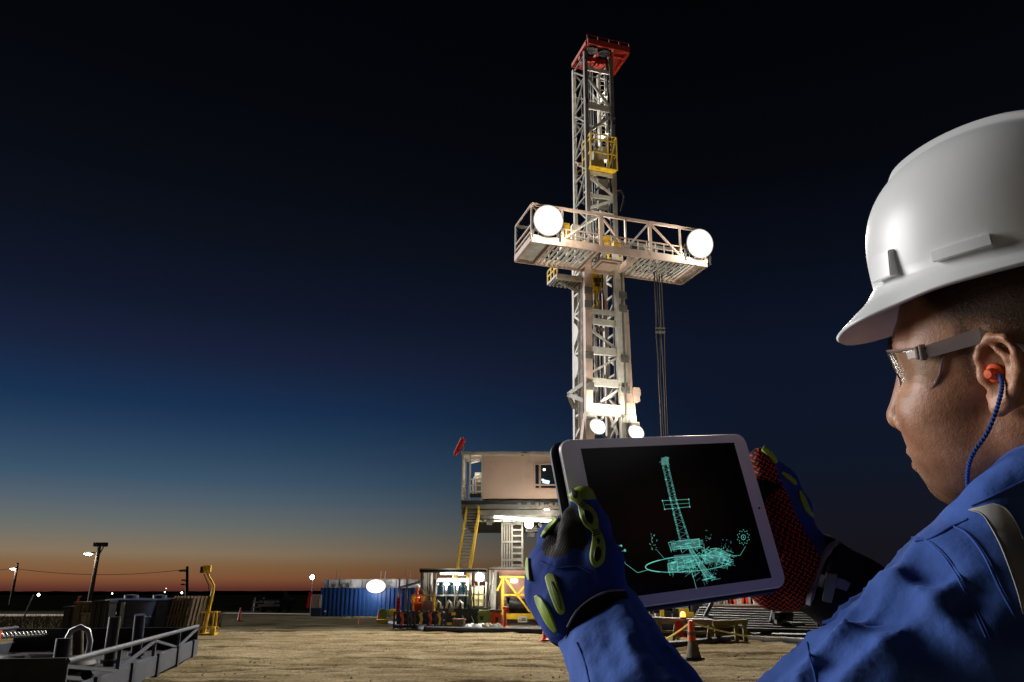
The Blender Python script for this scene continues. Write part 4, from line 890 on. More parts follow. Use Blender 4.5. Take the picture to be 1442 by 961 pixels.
lamp(t2, tuple(top2 + Vector((-.4, -.5, -1.3))), 500, size=.3)
t3, top3 = upole('wire_pole', 'upright dark pole with a small lamp arm where the wire ends', 263, 836, 263.5, 798, 120, .2)
MB().box(top3 + Vector((-.6, 0, -.6)), (1.0, .2, .25)).build('lamp_arm', M['beige_steel'], t3)
for z in (1.9, 2.5): MB().box(top3 + Vector((-.3, 0, -z)), (.5, .2, .2)).build('bracket', M['black_steel'], t3)
t4, top4 = upole('thin_guide_post', 'thin leaning post with a tiny light beside the pale road', 30, 878, 47, 838, 48, .035)
MB().lathe([(.01, -.09), (.09, 0), (.01, .09)], tuple(top4 + Vector((.3, 0, .0))), 10).build('light', M['far_lamp'], t4)
wire = MB()
for (u0, v0), (u1, v1), sag in (((-60, 802), (22, 800), 3), ((22, 801), (262, 802), 8)):
    wire.poly([atY(u0 + (u1 - u0) * k / 16, v0 + (v1 - v0) * k / 16 + sag * 4 * (k / 16) * (1 - k / 16), 120) for k in range(17)], .035, 5)
tag(wire.build('power_line', M['black_rubber']), 'thin power line sagging between the far poles at the left', 'wire')
for i, (u, v, s, lab) in enumerate(((158, 836, 1.1, 'tiny far light on the horizon just right of the leaning lamp pole'), (232, 834, .8, 'tiny far light on the horizon left of the wire pole'), (234, 829, .5, 'topmost tiny far light left of the wire pole'), (256, 835, 1.5, 'bright tiny far light at the foot of the wire pole'), (200, 846, .35, 'tiny bluish light above the dark tank'))):
    p = atY(u, v, 520 if i < 4 else 90); s = s if i < 4 else .12
    tag(MB().lathe([(.01, -s / 2), (s / 2, 0), (.01, s / 2)], (0, 0, 0), 8).build('far_light', M['far_lamp']), lab, 'light').location = p

# ---------------------------------------------------------------- right: pipe racks, trestles, big cone
mrk = thing('pipe_rack', 'dark pipe rack with slanted stop posts and stacked drill pipes under the tablet', 'pipe rack', (0, 0, 0))
for i in range(9):
    v = 856 + i * 3.4; Yp = 33 - i * .45
    a, b = atY(985 - i * 2, v + 2, Yp), atY(1240, v + 9, Yp + .6); MB().tube(a, b, .085, 10).build('pipe', M['black_rubber'] if i % 3 else M['black_steel'], mrk, True)
for u0, u1, Yp in ((990, 1003, 31.5), (1082, 1092, 31.0)):
    pbar(mrk, 'stop_post', M['rail_grey'], atY(u0, 892 if u0 > 1050 else 874, Yp), atY(u1, 848, Yp), .16, .12)
for u in (985, 1060, 1130, 1200): MB().bar(atZ(u, 893), atZ(u, 893) + Vector((0, 3.6, .1)), .3, .5).build('rack_sleeper', M['black_steel'], mrk)
for i in range(14):
    u = rng.uniform(1090, 1180); p = atY(u, rng.uniform(866, 888), 30.6); MB().box(p, (rng.uniform(.2, .5), .3, rng.uniform(.1, .35))).build('rack_fitting', [M['black_steel'], M['grey_steel'], M['black_steel']][i % 3], mrk)
yt = thing('yellow_engine', 'yellow and black engine block half hidden behind the amber lamp', 'engine', (atY(950, 850, 36).x, 36, 0))
for i in range(12):
    p = (rng.uniform(-1.3, 1.4), rng.uniform(-.2, .5), rng.uniform(.5, 1.35)); MB().box(p, (rng.uniform(.2, .5), .4, rng.uniform(.2, .5))).build(['engine_block', 'valve', 'gear_case'][i % 3], [M['yellow'], M['black_steel'], G1][i % 3], yt)
MB().box((0, .2, .3), (3.4, 1.2, .5)).build('skid', M['black_steel'], yt)
for x in (-1.2, -.6): MB().tube((x, -.2, .5), (x, -.2, 1.5), .09, 10).build('pipe', M['yellow'], yt, True)
lamp(yt, (0, -1.6, 1.9), 380, size=.3)
tr = thing('long_trestle', 'long grey pipe on olive legs just above the sand, left of the big cone', 'trestle', (0, 0, 0))
a, b = atY(860, 871, 27.5), atY(1003, 876.5, 27.0); MB().tube(a, b, .1, 12).build('pipe', M['grey_steel'], tr, True)
for u in (902, 928, 952, 1000): p = atY(u, 876, 27.2); MB().bar((p.x - .12, p.y, 0), (p.x, p.y, p.z), .1).bar((p.x + .14, p.y + .5, 0), (p.x, p.y, p.z), .1).build('leg', M['olive'], tr)
pbar(tr, 'rail', M['olive'], atY(895, 889, 27.4), atY(1010, 891, 27.4), .07)
tr2 = thing('olive_trestle', 'short olive yellow trestle standing right of the big cone', 'trestle', (0, 0, 0))
a, b = atY(1003, 878, 27.6), atY(1052, 876, 27.6); MB().bar(a, b, .2, .16).build('beam', M['olive'], tr2)
for u in (1008, 1036, 1048): p = atY(u, 878, 27.6); MB().bar((p.x, p.y, 0), (p.x, p.y, p.z), .12).build('leg', M['olive'], tr2)
pbar(tr2, 'rail', M['olive'], atY(1003, 884, 27.6), atY(1050, 883, 27.6), .06)
big = thing('big_cone', 'tall dirty orange cone on a muddy foot standing on the sand under the tablet', 'traffic cone', (atZ(977, 929).x, atZ(977, 929).y, 0))
H = atY(972, 873, atZ(977, 929).y).z
MB().box((0, 0, .03), (.44, .42, .05)).build('base', M['black_rubber'], big, bevel=.01)
MB().lathe([(.19, .05), (.15, .18), (.105, .42)], (0, 0, 0), 18).build('muddy_skirt', M['wood'], big, True)
MB().lathe([(.108, .42), (.085, .62), (.08, .66), (.06, H - .02), (.02, H)], (-.02, 0, 0), 18).build('body', M['orange'], big, True)
MB().lathe([(.096, .54), (.087, .62)], (-.02, 0, 0), 18).build('dirty_band', M['wood'], big, True)
al = thing('amber_beacon', 'glowing amber beacon on the long trestle behind the big cone', 'beacon', atY(962, 872, 26.9))
MB().lathe([(.1, 0), (.1, .06), (.02, .07)], (0, 0, 0), 12).build('base', M['black_steel'], al); MB().lathe([(.085, .06), (.09, .12), (.07, .2), (.02, .23)], (0, 0, 0), 14).build('lens', M['amber'], al, True); lamp(al, (0, -.25, .2), 16, (1, .25, .04), .08)
rf = tag(MB().quad((-.13, 0, -.20), (.11, 0, -.23), (.12, .03, .17), (-.11, .02, .20)).build('red_flag', M['red_flag']), 'small square red flag hanging beside the big cone', 'flag'); rf.location = atY(957, 885, 24.5)
md = rf.modifiers.new('t', 'SOLIDIFY'); md.thickness = .008
rp = MB(); tp_ = Vector((big.location.x - .02, big.location.y - .02, H - .06))
for (u, v, Y_) in ((902, 912, 24), (1100, 899, 25)):
    e = atY(u, v, Y_); rp.poly([tp_.lerp(e, k / 8) - Vector((0, 0, .1 * 4 * k / 8 * (1 - k / 8))) for k in range(9)], .022, 6)
tag(rp.build('yellow_rope', M['rope_yellow'], None, True), 'yellow rope strung from the big cone top out to both sides', 'rope')
pk = thing('pipe_bin', 'pinkish long bin filled with bright red and white pipe ends right of the amber beacon', 'bin', (atY(1045, 858, 44).x, 44, 0))
w_ = 4.4; zb, zt = atY(1045, 859, 44).z, atY(1045, 851, 44).z
MB().box((0, 0, zt / 2), (w_, 1.2, zt)).build('side', M['pink_wall'], pk); MB().box((0, -.63, zt - .03), (w_ + .1, .06, .08)).build('rim', W1, pk)
for x in (-1.3, .4): MB().box((x, -.63, zt * .6), (.08, .06, .3)).build('bolt_plate', M['black_steel'], pk)
for i in range(26):
    x = -w_ / 2 + .1 + i * (w_ - .2) / 25; hh = rng.uniform(.25, .75); MB().tube((x, rng.uniform(-.4, .3), zt - .05), (x + rng.uniform(-.05, .05), .0, zt + hh), .07, 8).build('pipe_end', [W1, M['red_flag'], M['off_white'], M['orange'], W1][int(rng.integers(0, 5))] if i > 8 else W1, pk, True)
lamp(pk, (0, -1.5, 2.6), 900, size=.3)
# ---------------------------------------------------------------- distance field sculpting
class Field:
    """signed distance grid: shapes are blended in, then skinned with a quad surface"""
    def __init__(s, lo, hi, h):
        s.lo, s.h = np.array(lo, float), h
        s.n = np.ceil((np.array(hi) - s.lo) / h).astype(int) + 1
        s.ax = [s.lo[i] + h * np.arange(s.n[i]) for i in range(3)]
        s.D = np.full(s.n, .2, np.float32)
    def _sl(s, lo, hi):
        a = np.clip(np.floor((np.array(lo) - s.lo) / s.h).astype(int), 0, s.n); b = np.clip(np.ceil((np.array(hi) - s.lo) / s.h).astype(int) + 1, 0, s.n)
        return tuple(slice(i, j) for i, j in zip(a, b))
    def pts(s, sl): return np.meshgrid(*[s.ax[i][sl[i]].astype(np.float32) for i in range(3)], indexing='ij')
    def op(s, fn, lo, hi, k, mode='add', pad=.03):
        sl = s._sl(np.array(lo) - pad - k, np.array(hi) + pad + k)
        if any(x.stop <= x.start for x in sl): return
        d = fn(*s.pts(sl)); o = s.D[sl]
        if mode == 'add':
            h = np.maximum(k - np.abs(o - d), 0) / max(k, 1e-6); s.D[sl] = np.minimum(o, d) - h * h * k * .25
        else:
            h = np.maximum(k - np.abs(o + d), 0) / max(k, 1e-6); s.D[sl] = np.maximum(o, -d) + h * h * k * .25
    def ell(s, c, r, k=.012, mode='add', rot=None):
        c, r = np.array(c, float), np.array(r, float); m = max(r)
        Rm = np.eye(3) if rot is None else np.array(Euler(rot).to_matrix()).T
        def fn(x, y, z):
            x, y, z = x - c[0], y - c[1], z - c[2]
            X, Y, Z = [(Rm[i, 0] * x + Rm[i, 1] * y + Rm[i, 2] * z) / r[i] for i in range(3)]
            k0 = np.sqrt(X * X + Y * Y + Z * Z) + 1e-6; k1 = np.sqrt((X / r[0]) ** 2 + (Y / r[1]) ** 2 + (Z / r[2]) ** 2) + 1e-6
            return k0 * (k0 - 1) / k1
        s.op(fn, c - m, c + m, k, mode)
    def cone(s, a, b, ra, rb, k=.012, mode='add', flat=None):
        s.op(cone_fn(a, b, ra, rb, flat), np.minimum(a, b) - max(ra, rb), np.maximum(a, b) + max(ra, rb), k, mode)
    def chain(s, P, rs, k=.012, mode='add'):
        for i in range(len(P) - 1): s.cone(P[i], P[i + 1], rs[i], rs[i + 1], k if i == 0 or mode != 'add' else min(k, .012), mode)
    def mesh(s, name, m, parent, D=None, smooth=2):
        D = s.D if D is None else D
        V, F = nets(D, s.lo, s.h, smooth)
        return V, raw_mesh(name, V, F, m, parent)
    def sample(s, V):
        g = (V - s.lo) / s.h; i = np.clip(g.astype(int), 0, s.n - 2); f = g - i; o = 0
        for dx in (0, 1):
            for dy in (0, 1):
                for dz in (0, 1):
                    w = (f[:, 0] if dx else 1 - f[:, 0]) * (f[:, 1] if dy else 1 - f[:, 1]) * (f[:, 2] if dz else 1 - f[:, 2])
                    o = o + w * s.D[i[:, 0] + dx, i[:, 1] + dy, i[:, 2] + dz]
        return o
def cone_fn(a, b, ra, rb, flat=None):
    a, b = np.array(a, float), np.array(b, float); ab = b - a; L2 = ab @ ab + 1e-12
    def fn(x, y, z):
        px_, py_, pz_ = x - a[0], y - a[1], z - a[2]
        t = np.clip((px_ * ab[0] + py_ * ab[1] + pz_ * ab[2]) / L2, 0, 1)
        dx, dy, dz = px_ - t * ab[0], py_ - t * ab[1], pz_ - t * ab[2]
        return np.sqrt(dx * dx + dy * dy + dz * dz) - (ra + (rb - ra) * t)
    return fn
def nets(D, lo, h, smooth=2):
    S = D < 0; n = np.array(D.shape)
    c = np.zeros(n - 1, int)
    for dx in (0, 1):
        for dy in (0, 1):
            for dz in (0, 1): c += S[dx:n[0] - 1 + dx, dy:n[1] - 1 + dy, dz:n[2] - 1 + dz]
    act = (c > 0) & (c < 8); idx = np.full(n - 1, -1, int); A = np.argwhere(act); idx[act] = np.arange(len(A))
    acc = np.zeros((len(A), 3)); cnt = np.zeros(len(A))
    cor = [(x, y, z) for x in (0, 1) for y in (0, 1) for z in (0, 1)]
    for p in cor:
        for ax in range(3):
            if p[ax]: continue
            q = list(p); q[ax] = 1
            d0 = D[A[:, 0] + p[0], A[:, 1] + p[1], A[:, 2] + p[2]]; d1 = D[A[:, 0] + q[0], A[:, 1] + q[1], A[:, 2] + q[2]]
            m = (d0 < 0) != (d1 < 0); t = np.where(m, d0 / np.where(m, d0 - d1, 1), 0)
            pos = np.tile(np.array(p, float), (len(A), 1)); pos[:, ax] += t
            acc[m] += pos[m]; cnt[m] += 1
    V = lo + h * (A + acc / np.maximum(cnt, 1)[:, None])
    Fs = []
    for ax in range(3):
        o1, o2 = [(1, 2), (2, 0), (0, 1)][ax]
        sl0 = [slice(None)] * 3; sl1 = [slice(None)] * 3; sl0[ax] = slice(0, -1); sl1[ax] = slice(1, None)
        e = S[tuple(sl0)] != S[tuple(sl1)]; ins = S[tuple(sl0)]
        E_ = np.argwhere(e); E_ = E_[(E_[:, o1] > 0) & (E_[:, o2] > 0) & (E_[:, o1] < n[o1] - 1) & (E_[:, o2] < n[o2] - 1)]
        if not len(E_): continue
        def at(a, b):
            G = E_.copy(); G[:, o1] -= a; G[:, o2] -= b; return idx[G[:, 0], G[:, 1], G[:, 2]]
        q = np.stack([at(1, 1), at(0, 1), at(0, 0), at(1, 0)], 1); fl = ~ins[E_[:, 0], E_[:, 1], E_[:, 2]]
        q[fl] = q[fl][:, ::-1]; Fs.append(q)
    F = np.concatenate(Fs); F = F[(F >= 0).all(1)]
    for _ in range(smooth):
        a = np.zeros_like(V); w = np.zeros(len(V))
        for i in range(4):
            for j in (F[:, (i + 1) % 4], F[:, (i + 3) % 4]): np.add.at(a, F[:, i], V[j]); np.add.at(w, F[:, i], 1)
        V = V * .5 + .5 * a / np.maximum(w, 1)[:, None]
    return V, F
def vn3(x, y, z, seed=0):
    xi, yi, zi = [np.floor(q).astype(np.int64) for q in (x, y, z)]; fx, fy, fz = x - xi, y - yi, z - zi
    fx, fy, fz = [q * q * (3 - 2 * q) for q in (fx, fy, fz)]
    def hsh(a, b, c):
        n = (a * 374761393 + b * 668265263 + c * 2147483647 + seed * 1442695041) & 0xffffffff
        n = ((n ^ (n >> 13)) * 1274126177) & 0xffffffff; return ((n ^ (n >> 16)) & 0xffff) / 65535.0
    r = 0
    for i in (0, 1):
        for j in (0, 1):
            for k in (0, 1): r = r + hsh(xi + i, yi + j, zi + k) * (fx if i else 1 - fx) * (fy if j else 1 - fy) * (fz if k else 1 - fz)
    return r
def set_attr(o, name, vals):
    a = o.data.attributes.new(name, 'FLOAT', 'POINT'); a.data.foreach_set('value', np.asarray(vals, np.float32))
def faces_mat(o, m, mask_verts):
    """give faces whose corners all lie in the mask the extra material m"""
    o.data.materials.append(m); k = len(o.data.materials) - 1
    F = np.zeros(len(o.data.loops), np.int32); o.data.loops.foreach_get('vertex_index', F); F = F.reshape(-1, 4)
    mi = np.zeros(len(F), np.int32); o.data.polygons.foreach_get('material_index', mi); mi[mask_verts[F].sum(1) >= 3] = k
    o.data.polygons.foreach_set('material_index', mi)

# camera aligned metric frame used for the upper body: right, up, away
CAMM = Matrix.Translation((0, 0, CH)) @ Matrix(((1, 0, 0, 0), (0, -math.sin(TILT), math.cos(TILT), 0), (0, math.cos(TILT), math.sin(TILT), 0), (0, 0, 0, 1)))
# columns are right, up, away
def cf(u, v, D): return np.array([(u - 721) / FPX * D, (480.5 - v) / FPX * D, D])
def cfw(p): return CAMM @ Vector(p)

# ---------------------------------------------------------------- person materials
def skin_mat():
    m, t, b = new_mat('skin')
    co = nd(t, 'ShaderNodeTexCoord')
    def noise(s, d=5): n = nd(t, 'ShaderNodeTexNoise'); n.inputs['Scale'].default_value = s; n.inputs['Detail'].default_value = d; t.links.new(co.outputs['Object'], n.inputs['Vector']); return n.outputs[0]
    r = nd(t, 'ShaderNodeValToRGB'); t.links.new(noise(60), r.inputs[0]); e = r.color_ramp.elements
    e[0].position, e[0].color = .3, (.36, .165, .09, 1); e[1].position, e[1].color = .7, (.54, .28, .165, 1)
    r2 = nd(t, 'ShaderNodeValToRGB'); t.links.new(noise(22, 3), r2.inputs[0]); e = r2.color_ramp.elements
    e[0].position, e[0].color = .35, (.66, .55, .47, 1); e[1].position, e[1].color = .65, (1, 1, 1, 1)
    mm = nd(t, 'ShaderNodeMixRGB', blend_type='MULTIPLY'); mm.inputs[0].default_value = .8; t.links.new(r.outputs[0], mm.inputs[1]); t.links.new(r2.outputs[0], mm.inputs[2])
    src = mm.outputs[0]
    for an, colr in (('lip', (.30, .085, .06, 1)), ('stubble', (.035, .022, .018, 1))):
        a = nd(t, 'ShaderNodeAttribute', attribute_name=an); x = nd(t, 'ShaderNodeMixRGB'); t.links.new(a.outputs['Fac'], x.inputs[0]); t.links.new(src, x.inputs[1]); x.inputs[2].default_value = colr; src = x.outputs[0]
    t.links.new(src, b.inputs['Base Color'])
    b.inputs['Roughness'].default_value = .48; b.inputs['Specular IOR Level'].default_value = .45
    b.inputs['Subsurface Weight'].default_value = .12; b.inputs['Subsurface Radius'].default_value = (.006, .002, .001); b.inputs['Subsurface Scale'].default_value = .6
    vo = nd(t, 'ShaderNodeTexVoronoi'); vo.inputs['Scale'].default_value = 700; t.links.new(co.outputs['Object'], vo.inputs['Vector'])
    b1 = nd(t, 'ShaderNodeBump'); b1.inputs['Strength'].default_value = .13; b1.inputs['Distance'].default_value = .0012; t.links.new(vo.outputs[0], b1.inputs['Height'])
    b2 = nd(t, 'ShaderNodeBump'); b2.inputs['Strength'].default_value = .14; b2.inputs['Distance'].default_value = .003; t.links.new(noise(240, 4), b2.inputs['Height']); t.links.new(b1.outputs[0], b2.inputs['Normal'])
    t.links.new(b2.outputs[0], b.inputs['Normal']); return m
def cloth_mat(name, c, weave=900, var=.25, wob=.5, rough=.85, sheen=.3):
    m, t, b = new_mat(name); co = nd(t, 'ShaderNodeTexCoord')
    n = nd(t, 'ShaderNodeTexNoise'); n.inputs['Scale'].default_value = 14; n.inputs['Detail'].default_value = 8; n.inputs['Roughness'].default_value = .65; t.links.new(co.outputs['Object'], n.inputs['Vector'])
    r = nd(t, 'ShaderNodeValToRGB'); t.links.new(n.outputs[0], r.inputs[0]); e = r.color_ramp.elements; e[0].position, e[1].position = .3, .72
    e[0].color = (*[x * (1 - var) for x in c], 1); e[1].color = (*[x * (1 + var) for x in c], 1); t.links.new(r.outputs[0], b.inputs['Base Color'])
    b.inputs['Roughness'].default_value = rough; b.inputs['Specular IOR Level'].default_value = .2; b.inputs['Sheen Weight'].default_value = sheen; b.inputs['Sheen Tint'].default_value = (*[min(1, x * 2 + .1) for x in c], 1)
    w = nd(t, 'ShaderNodeTexWave', bands_direction='DIAGONAL'); w.inputs['Scale'].default_value = weave / 6.28; w.inputs['Distortion'].default_value = 1.5; t.links.new(co.outputs['Object'], w.inputs['Vector'])
    b1 = nd(t, 'ShaderNodeBump'); b1.inputs['Strength'].default_value = .16; b1.inputs['Distance'].default_value = .0005; t.links.new(w.outputs[0], b1.inputs['Height'])
    n2 = nd(t, 'ShaderNodeTexNoise'); n2.inputs['Scale'].default_value = 70; n2.inputs['Detail'].default_value = 5; t.links.new(co.outputs['Object'], n2.inputs['Vector'])
    b2 = nd(t, 'ShaderNodeBump'); b2.inputs['Strength'].default_value = wob; b2.inputs['Distance'].default_value = .003; t.links.new(n2.outputs[0], b2.inputs['Height']); t.links.new(b1.outputs[0], b2.inputs['Normal'])
    n3 = nd(t, 'ShaderNodeTexNoise', noise_type='RIDGED_MULTIFRACTAL'); n3.inputs['Scale'].default_value = 13; n3.inputs['Detail'].default_value = 2.5; n3.inputs['Distortion'].default_value = .7
    mp = nd(t, 'ShaderNodeMapping'); mp.inputs['Rotation'].default_value = (.4, .3, .7); mp.inputs['Scale'].default_value = (.55, 1.6, 1); t.links.new(co.outputs['Object'], mp.inputs[0]); t.links.new(mp.outputs[0], n3.inputs['Vector'])
    b3 = nd(t, 'ShaderNodeBump'); b3.inputs['Strength'].default_value = .30; b3.inputs['Distance'].default_value = .004; t.links.new(n3.outputs[0], b3.inputs['Height']); t.links.new(b2.outputs[0], b3.inputs['Normal'])
    t.links.new(b3.outputs[0], b.inputs['Normal']); return m
def grip_mat(name, base, dash, s, thr=.5):
    """short dashes laid in alternating directions, like moulded grip print"""
    m, t, b = new_mat(name); co = nd(t, 'ShaderNodeTexCoord')
    mp = nd(t, 'ShaderNodeMapping'); mp.inputs['Rotation'].default_value = (0, 0, .5); mp.inputs['Scale'].default_value = (s, s, s); t.links.new(co.outputs['Object'], mp.inputs[0])
    sx = nd(t, 'ShaderNodeSeparateXYZ'); t.links.new(mp.outputs[0], sx.inputs[0])
    def M_(op, a, c=None, d=None):
        n = nd(t, 'ShaderNodeMath', operation=op)
        for i, q in enumerate((a, c, d)):
            if q is None: continue
            if isinstance(q, (int, float)): n.inputs[i].default_value = q
            else: t.links.new(q, n.inputs[i])
        return n.outputs[0]
    fx, fy = M_('FRACT', sx.outputs[0]), M_('FRACT', sx.outputs[1])
    par = M_('MODULO', M_('ABSOLUTE', M_('ADD', M_('FLOOR', sx.outputs[0]), M_('FLOOR', sx.outputs[1]))), 2)
    ax_, ay_ = M_('ABSOLUTE', M_('SUBTRACT', fx, .5)), M_('ABSOLUTE', M_('SUBTRACT', fy, .5))
    d1 = M_('MULTIPLY', M_('LESS_THAN', ax_, .52), M_('LESS_THAN', ay_, .17)); d2 = M_('MULTIPLY', M_('LESS_THAN', ay_, .52), M_('LESS_THAN', ax_, .17))
    f = M_('ADD', M_('MULTIPLY', d1, par), M_('MULTIPLY', d2, M_('SUBTRACT', 1, par)))
    mm = nd(t, 'ShaderNodeMixRGB'); t.links.new(f, mm.inputs[0]); mm.inputs[1].default_value = (*base, 1); mm.inputs[2].default_value = (*dash, 1); t.links.new(mm.outputs[0], b.inputs['Base Color'])
    bp = nd(t, 'ShaderNodeBump'); bp.inputs['Strength'].default_value = .6; bp.inputs['Distance'].default_value = .0015; t.links.new(f, bp.inputs['Height']); t.links.new(bp.outputs[0], b.inputs['Normal'])
    b.inputs['Roughness'].default_value = .75; b.inputs['Specular IOR Level'].default_value = .2; return m
SK = skin_mat()
BLUE = cloth_mat('blue_coverall_cloth', (.048, .112, .40), 3600)
GLB = cloth_mat('blue_glove_cloth', (.020, .05, .27), 1500, .2, .3)
GLK = grip_mat('black_mesh_grip', (.006, .006, .007), (.07, .065, .06), 520)
GLR = grip_mat('red_dash_grip', (.012, .004, .004), (.55, .05, .03), 210)
LIME = mat('lime_rubber', (.32, .47, .05), .55, 0, .12, 30, .012, 300, (.14, .17, .04), .35)
PADK = mat('black_pad_rubber', (.014, .015, .013), .45, 0, .2, 40, .01)
NEO = cloth_mat('black_neoprene', (.008, .008, .009), 1800, .2, .25, .8, .0)
PIPE = cloth_mat('grey_lilac_binding', (.20, .19, .25), 1200, .15, .3)
REFL = mat('reflective_tape', (.42, .42, .40), .42, .1, .12, 25, .015, 250)
STIT = mat('pale_thread', (.42, .42, .42), .8, 0, .1, 100, 0)
HATM = mat('white_helmet_plastic', (.70, .72, .74), .37, 0, .03, 5, .02, 18, (.58, .56, .53), .26)
HAIR = mat('black_hair', (.012, .010, .009), .45, 0, .3, 50, 0)

man = thing('person', 'man in white hard hat, safety glasses and blue coveralls holding up the tablet', 'person', (.46, .66, 0))
def place(o, Mw):
    """child of the man whose mesh lives in the frame Mw"""
    o.matrix_parent_inverse = Matrix.Identity(4); o.matrix_local = Matrix.Translation(man.location).inverted() @ Mw; return o

# ---------------------------------------------------------------- head and neck
def head_matrix(ps, pi, ro, loc):
    B = Matrix(((-math.cos(ps), -math.sin(ps), 0), (math.sin(ps), -math.cos(ps), 0), (0, 0, 1)))
    P = Matrix(((math.cos(pi), 0, math.sin(pi)), (0, 1, 0), (-math.sin(pi), 0, math.cos(pi)))); Q = Matrix(((1, 0, 0), (0, math.cos(ro), -math.sin(ro)), (0, math.sin(ro), math.cos(ro))))
    return Matrix.Translation(loc) @ (B @ P @ Q).to_4x4()
HM = head_matrix(R(50), R(-5), R(-14.5), (.431, .642, 1.682))       # local axes: forward, to his left, up
fd = Field((-.135, -.105, -.235), (.145, .108, .150), .0019)
fd.ell((-.012, 0, .050), (.100, .078, .080), .01)
fd.ell((.034, 0, -.012), (.066, .066, .092), .03)
for s in (-1, 1):
    fd.cone((-.004, s * .054, -.052), (.058, s * .020, -.092), .020, .019, .03)
    fd.ell((.056, s * .049, -.026), (.033, .027, .026), .022)
    fd.ell((.048, s * .044, -.060), (.036, .026, .036), .026)
    fd.cone((.086, s * .010, .034), (.070, s * .050, .030), .012, .012, .015)
    fd.ell((.030, s * .064, .02), (.03, .012, .035), .02)
fd.ell((.074, 0, -.066), (.028, .036, .034), .02)
fd.ell((.070, 0, -.097), (.021, .022, .018), .016)
for s in (-1, 1):
    fd.ell((.103, s * .034, .008), (.020, .020, .015), .014, 'sub')
    fd.ell((.076, s * .033, .009), (.0145, .016, .0135), .004)
    fd.cone((.0895, s * .020, .0085), (.083, s * .046, .010), .0016, .0016, .003, 'sub')
fd.cone((.090, 0, .020), (.111, 0, -.030), .0080, .0100, .012)
fd.ell((.110, 0, -.036), (.0120, .0130, .0105), .007)
for s in (-1, 1): fd.ell((.098, s * .0150, -.040), (.0120, .0085, .0095), .004); fd.ell((.100, s * .0075, -.050), (.006, .004, .006), .003, 'sub')
fd.ell((.096, 0, -.0655), (.0105, .024, .0070), .006); fd.ell((.0945, 0, -.0795), (.0105, .021, .0075), .006)
fd.ell((.106, 0, -.0722), (.014, .026, .0017), .0035, 'sub')
fd.ell((.104, 0, -.057), (.006, .004, .008), .006, 'sub')
fd.ell((.096, 0, -.0905), (.009, .018, .005), .008, 'sub')
for s in (-1, 1): fd.cone((.094, s * .020, -.044), (.080, s * .038, -.073), .0025, .0025, .008, 'sub')
fd.chain([(-.03, 0, -.03), (-.040, 0, -.11), (-.055, 0, -.235)], [.062, .058, .066], .025)
fd.cone((.0, 0, -.11), (-.012, 0, -.2), .044, .046, .03)
for s in (-1, 1): fd.cone((-.035, s * .052, -.04), (-.002, s * .030, -.19), .016, .016, .02)
# ears
for s in (-1, 1):
    q = lambda f_, l_, u_: (f_ * .82, s * l_, u_ * (.74 if u_ > 0 else .88))
    fd.ell(q(-.012, .0765, .006), (.019, .0075, .033), .006, rot=(s * .12, 0, s * .32))
    hx = [q(.006, .081, .004), q(.008, .083, .018), q(.003, .085, .030), q(-.008, .089, .037), q(-.021, .094, .033), q(-.029, .096, .018), q(-.029, .095, .002), q(-.021, .091, -.014), q(-.010, .085, -.026), q(-.001, .080, -.031)]
    fd.chain(hx, [.0035, .0036, .0038, .004, .0042, .004, .004, .0042, .006, .0065], .003)
    fd.chain([q(.000, .080, -.030), q(.005, .078, -.020)], [.006, .004], .004)
    fd.ell(q(-.004, .093, .0), (.012, .012, .014), .003, 'sub'); fd.ell(q(-.012, .099, .020), (.010, .0095, .012), .003, 'sub'); fd.ell(q(.0, .078, .0), (.004, .012, .004), .002, 'sub')
    fd.chain([q(-.010, .088, .026), q(-.0195, .0905, .014), q(-.0205, .090, .0), q(-.013, .087, -.013)], [.0028, .0032, .0034, .003], .003)
    fd.ell(q(.007, .081, -.002), (.0055, .0055, .0075), .003)
    fd.chain([q(.007, .080, .006), q(-.004, .082, .009)], [.003, .002], .003)
Xh, Yh, Zh = np.meshgrid(*fd.ax, indexing='ij')
Vh, body = fd.mesh('body', SK, man, smooth=2)
f_, l_, u_ = Vh.T
lip = np.clip(1.25 - np.hypot((u_ + .0725) / .0135, l_ / .026), 0, 1) * np.clip((f_ - .088) / .006, 0, 1)
set_attr(body, 'lip', np.clip(lip * 2, 0, 1) * .75)
hl = np.clip((u_ - .030 - .55 * np.clip(f_ - .015, 0, 1) + .55 * np.clip(-.0 - f_, 0, .12)) / .02, 0, 1) * np.clip((.052 - f_) / .02 + (u_ - .055) / .03, 0, 1)
side = np.clip(1 - np.abs(f_ - .016) / .011, 0, 1) * np.clip((u_ + .012) / .02, 0, 1) * np.clip((np.abs(l_) - .05) / .01, 0, 1)
earm = np.clip((np.abs(l_) - .081) / .003, 0, 1) * (np.abs(u_ - .003) < .05)
nape = np.clip((-.045 - f_) / .02, 0, 1) * np.clip((u_ + .09) / .03, 0, 1)
hairm = np.clip(np.maximum(np.maximum(hl, side * .8), nape), 0, 1) * (1 - earm)
beard = np.clip(1 - np.hypot((f_ - .075) / .04, (u_ + .088) / .03), 0, 1) * .18
mo = np.clip(1 - np.hypot((f_ - .097) / .012, (u_ + .056) / .010), 0, 1) * .25
set_attr(body, 'stubble', np.clip(hairm * .92 + beard + mo, 0, .93))
place(body, HM)
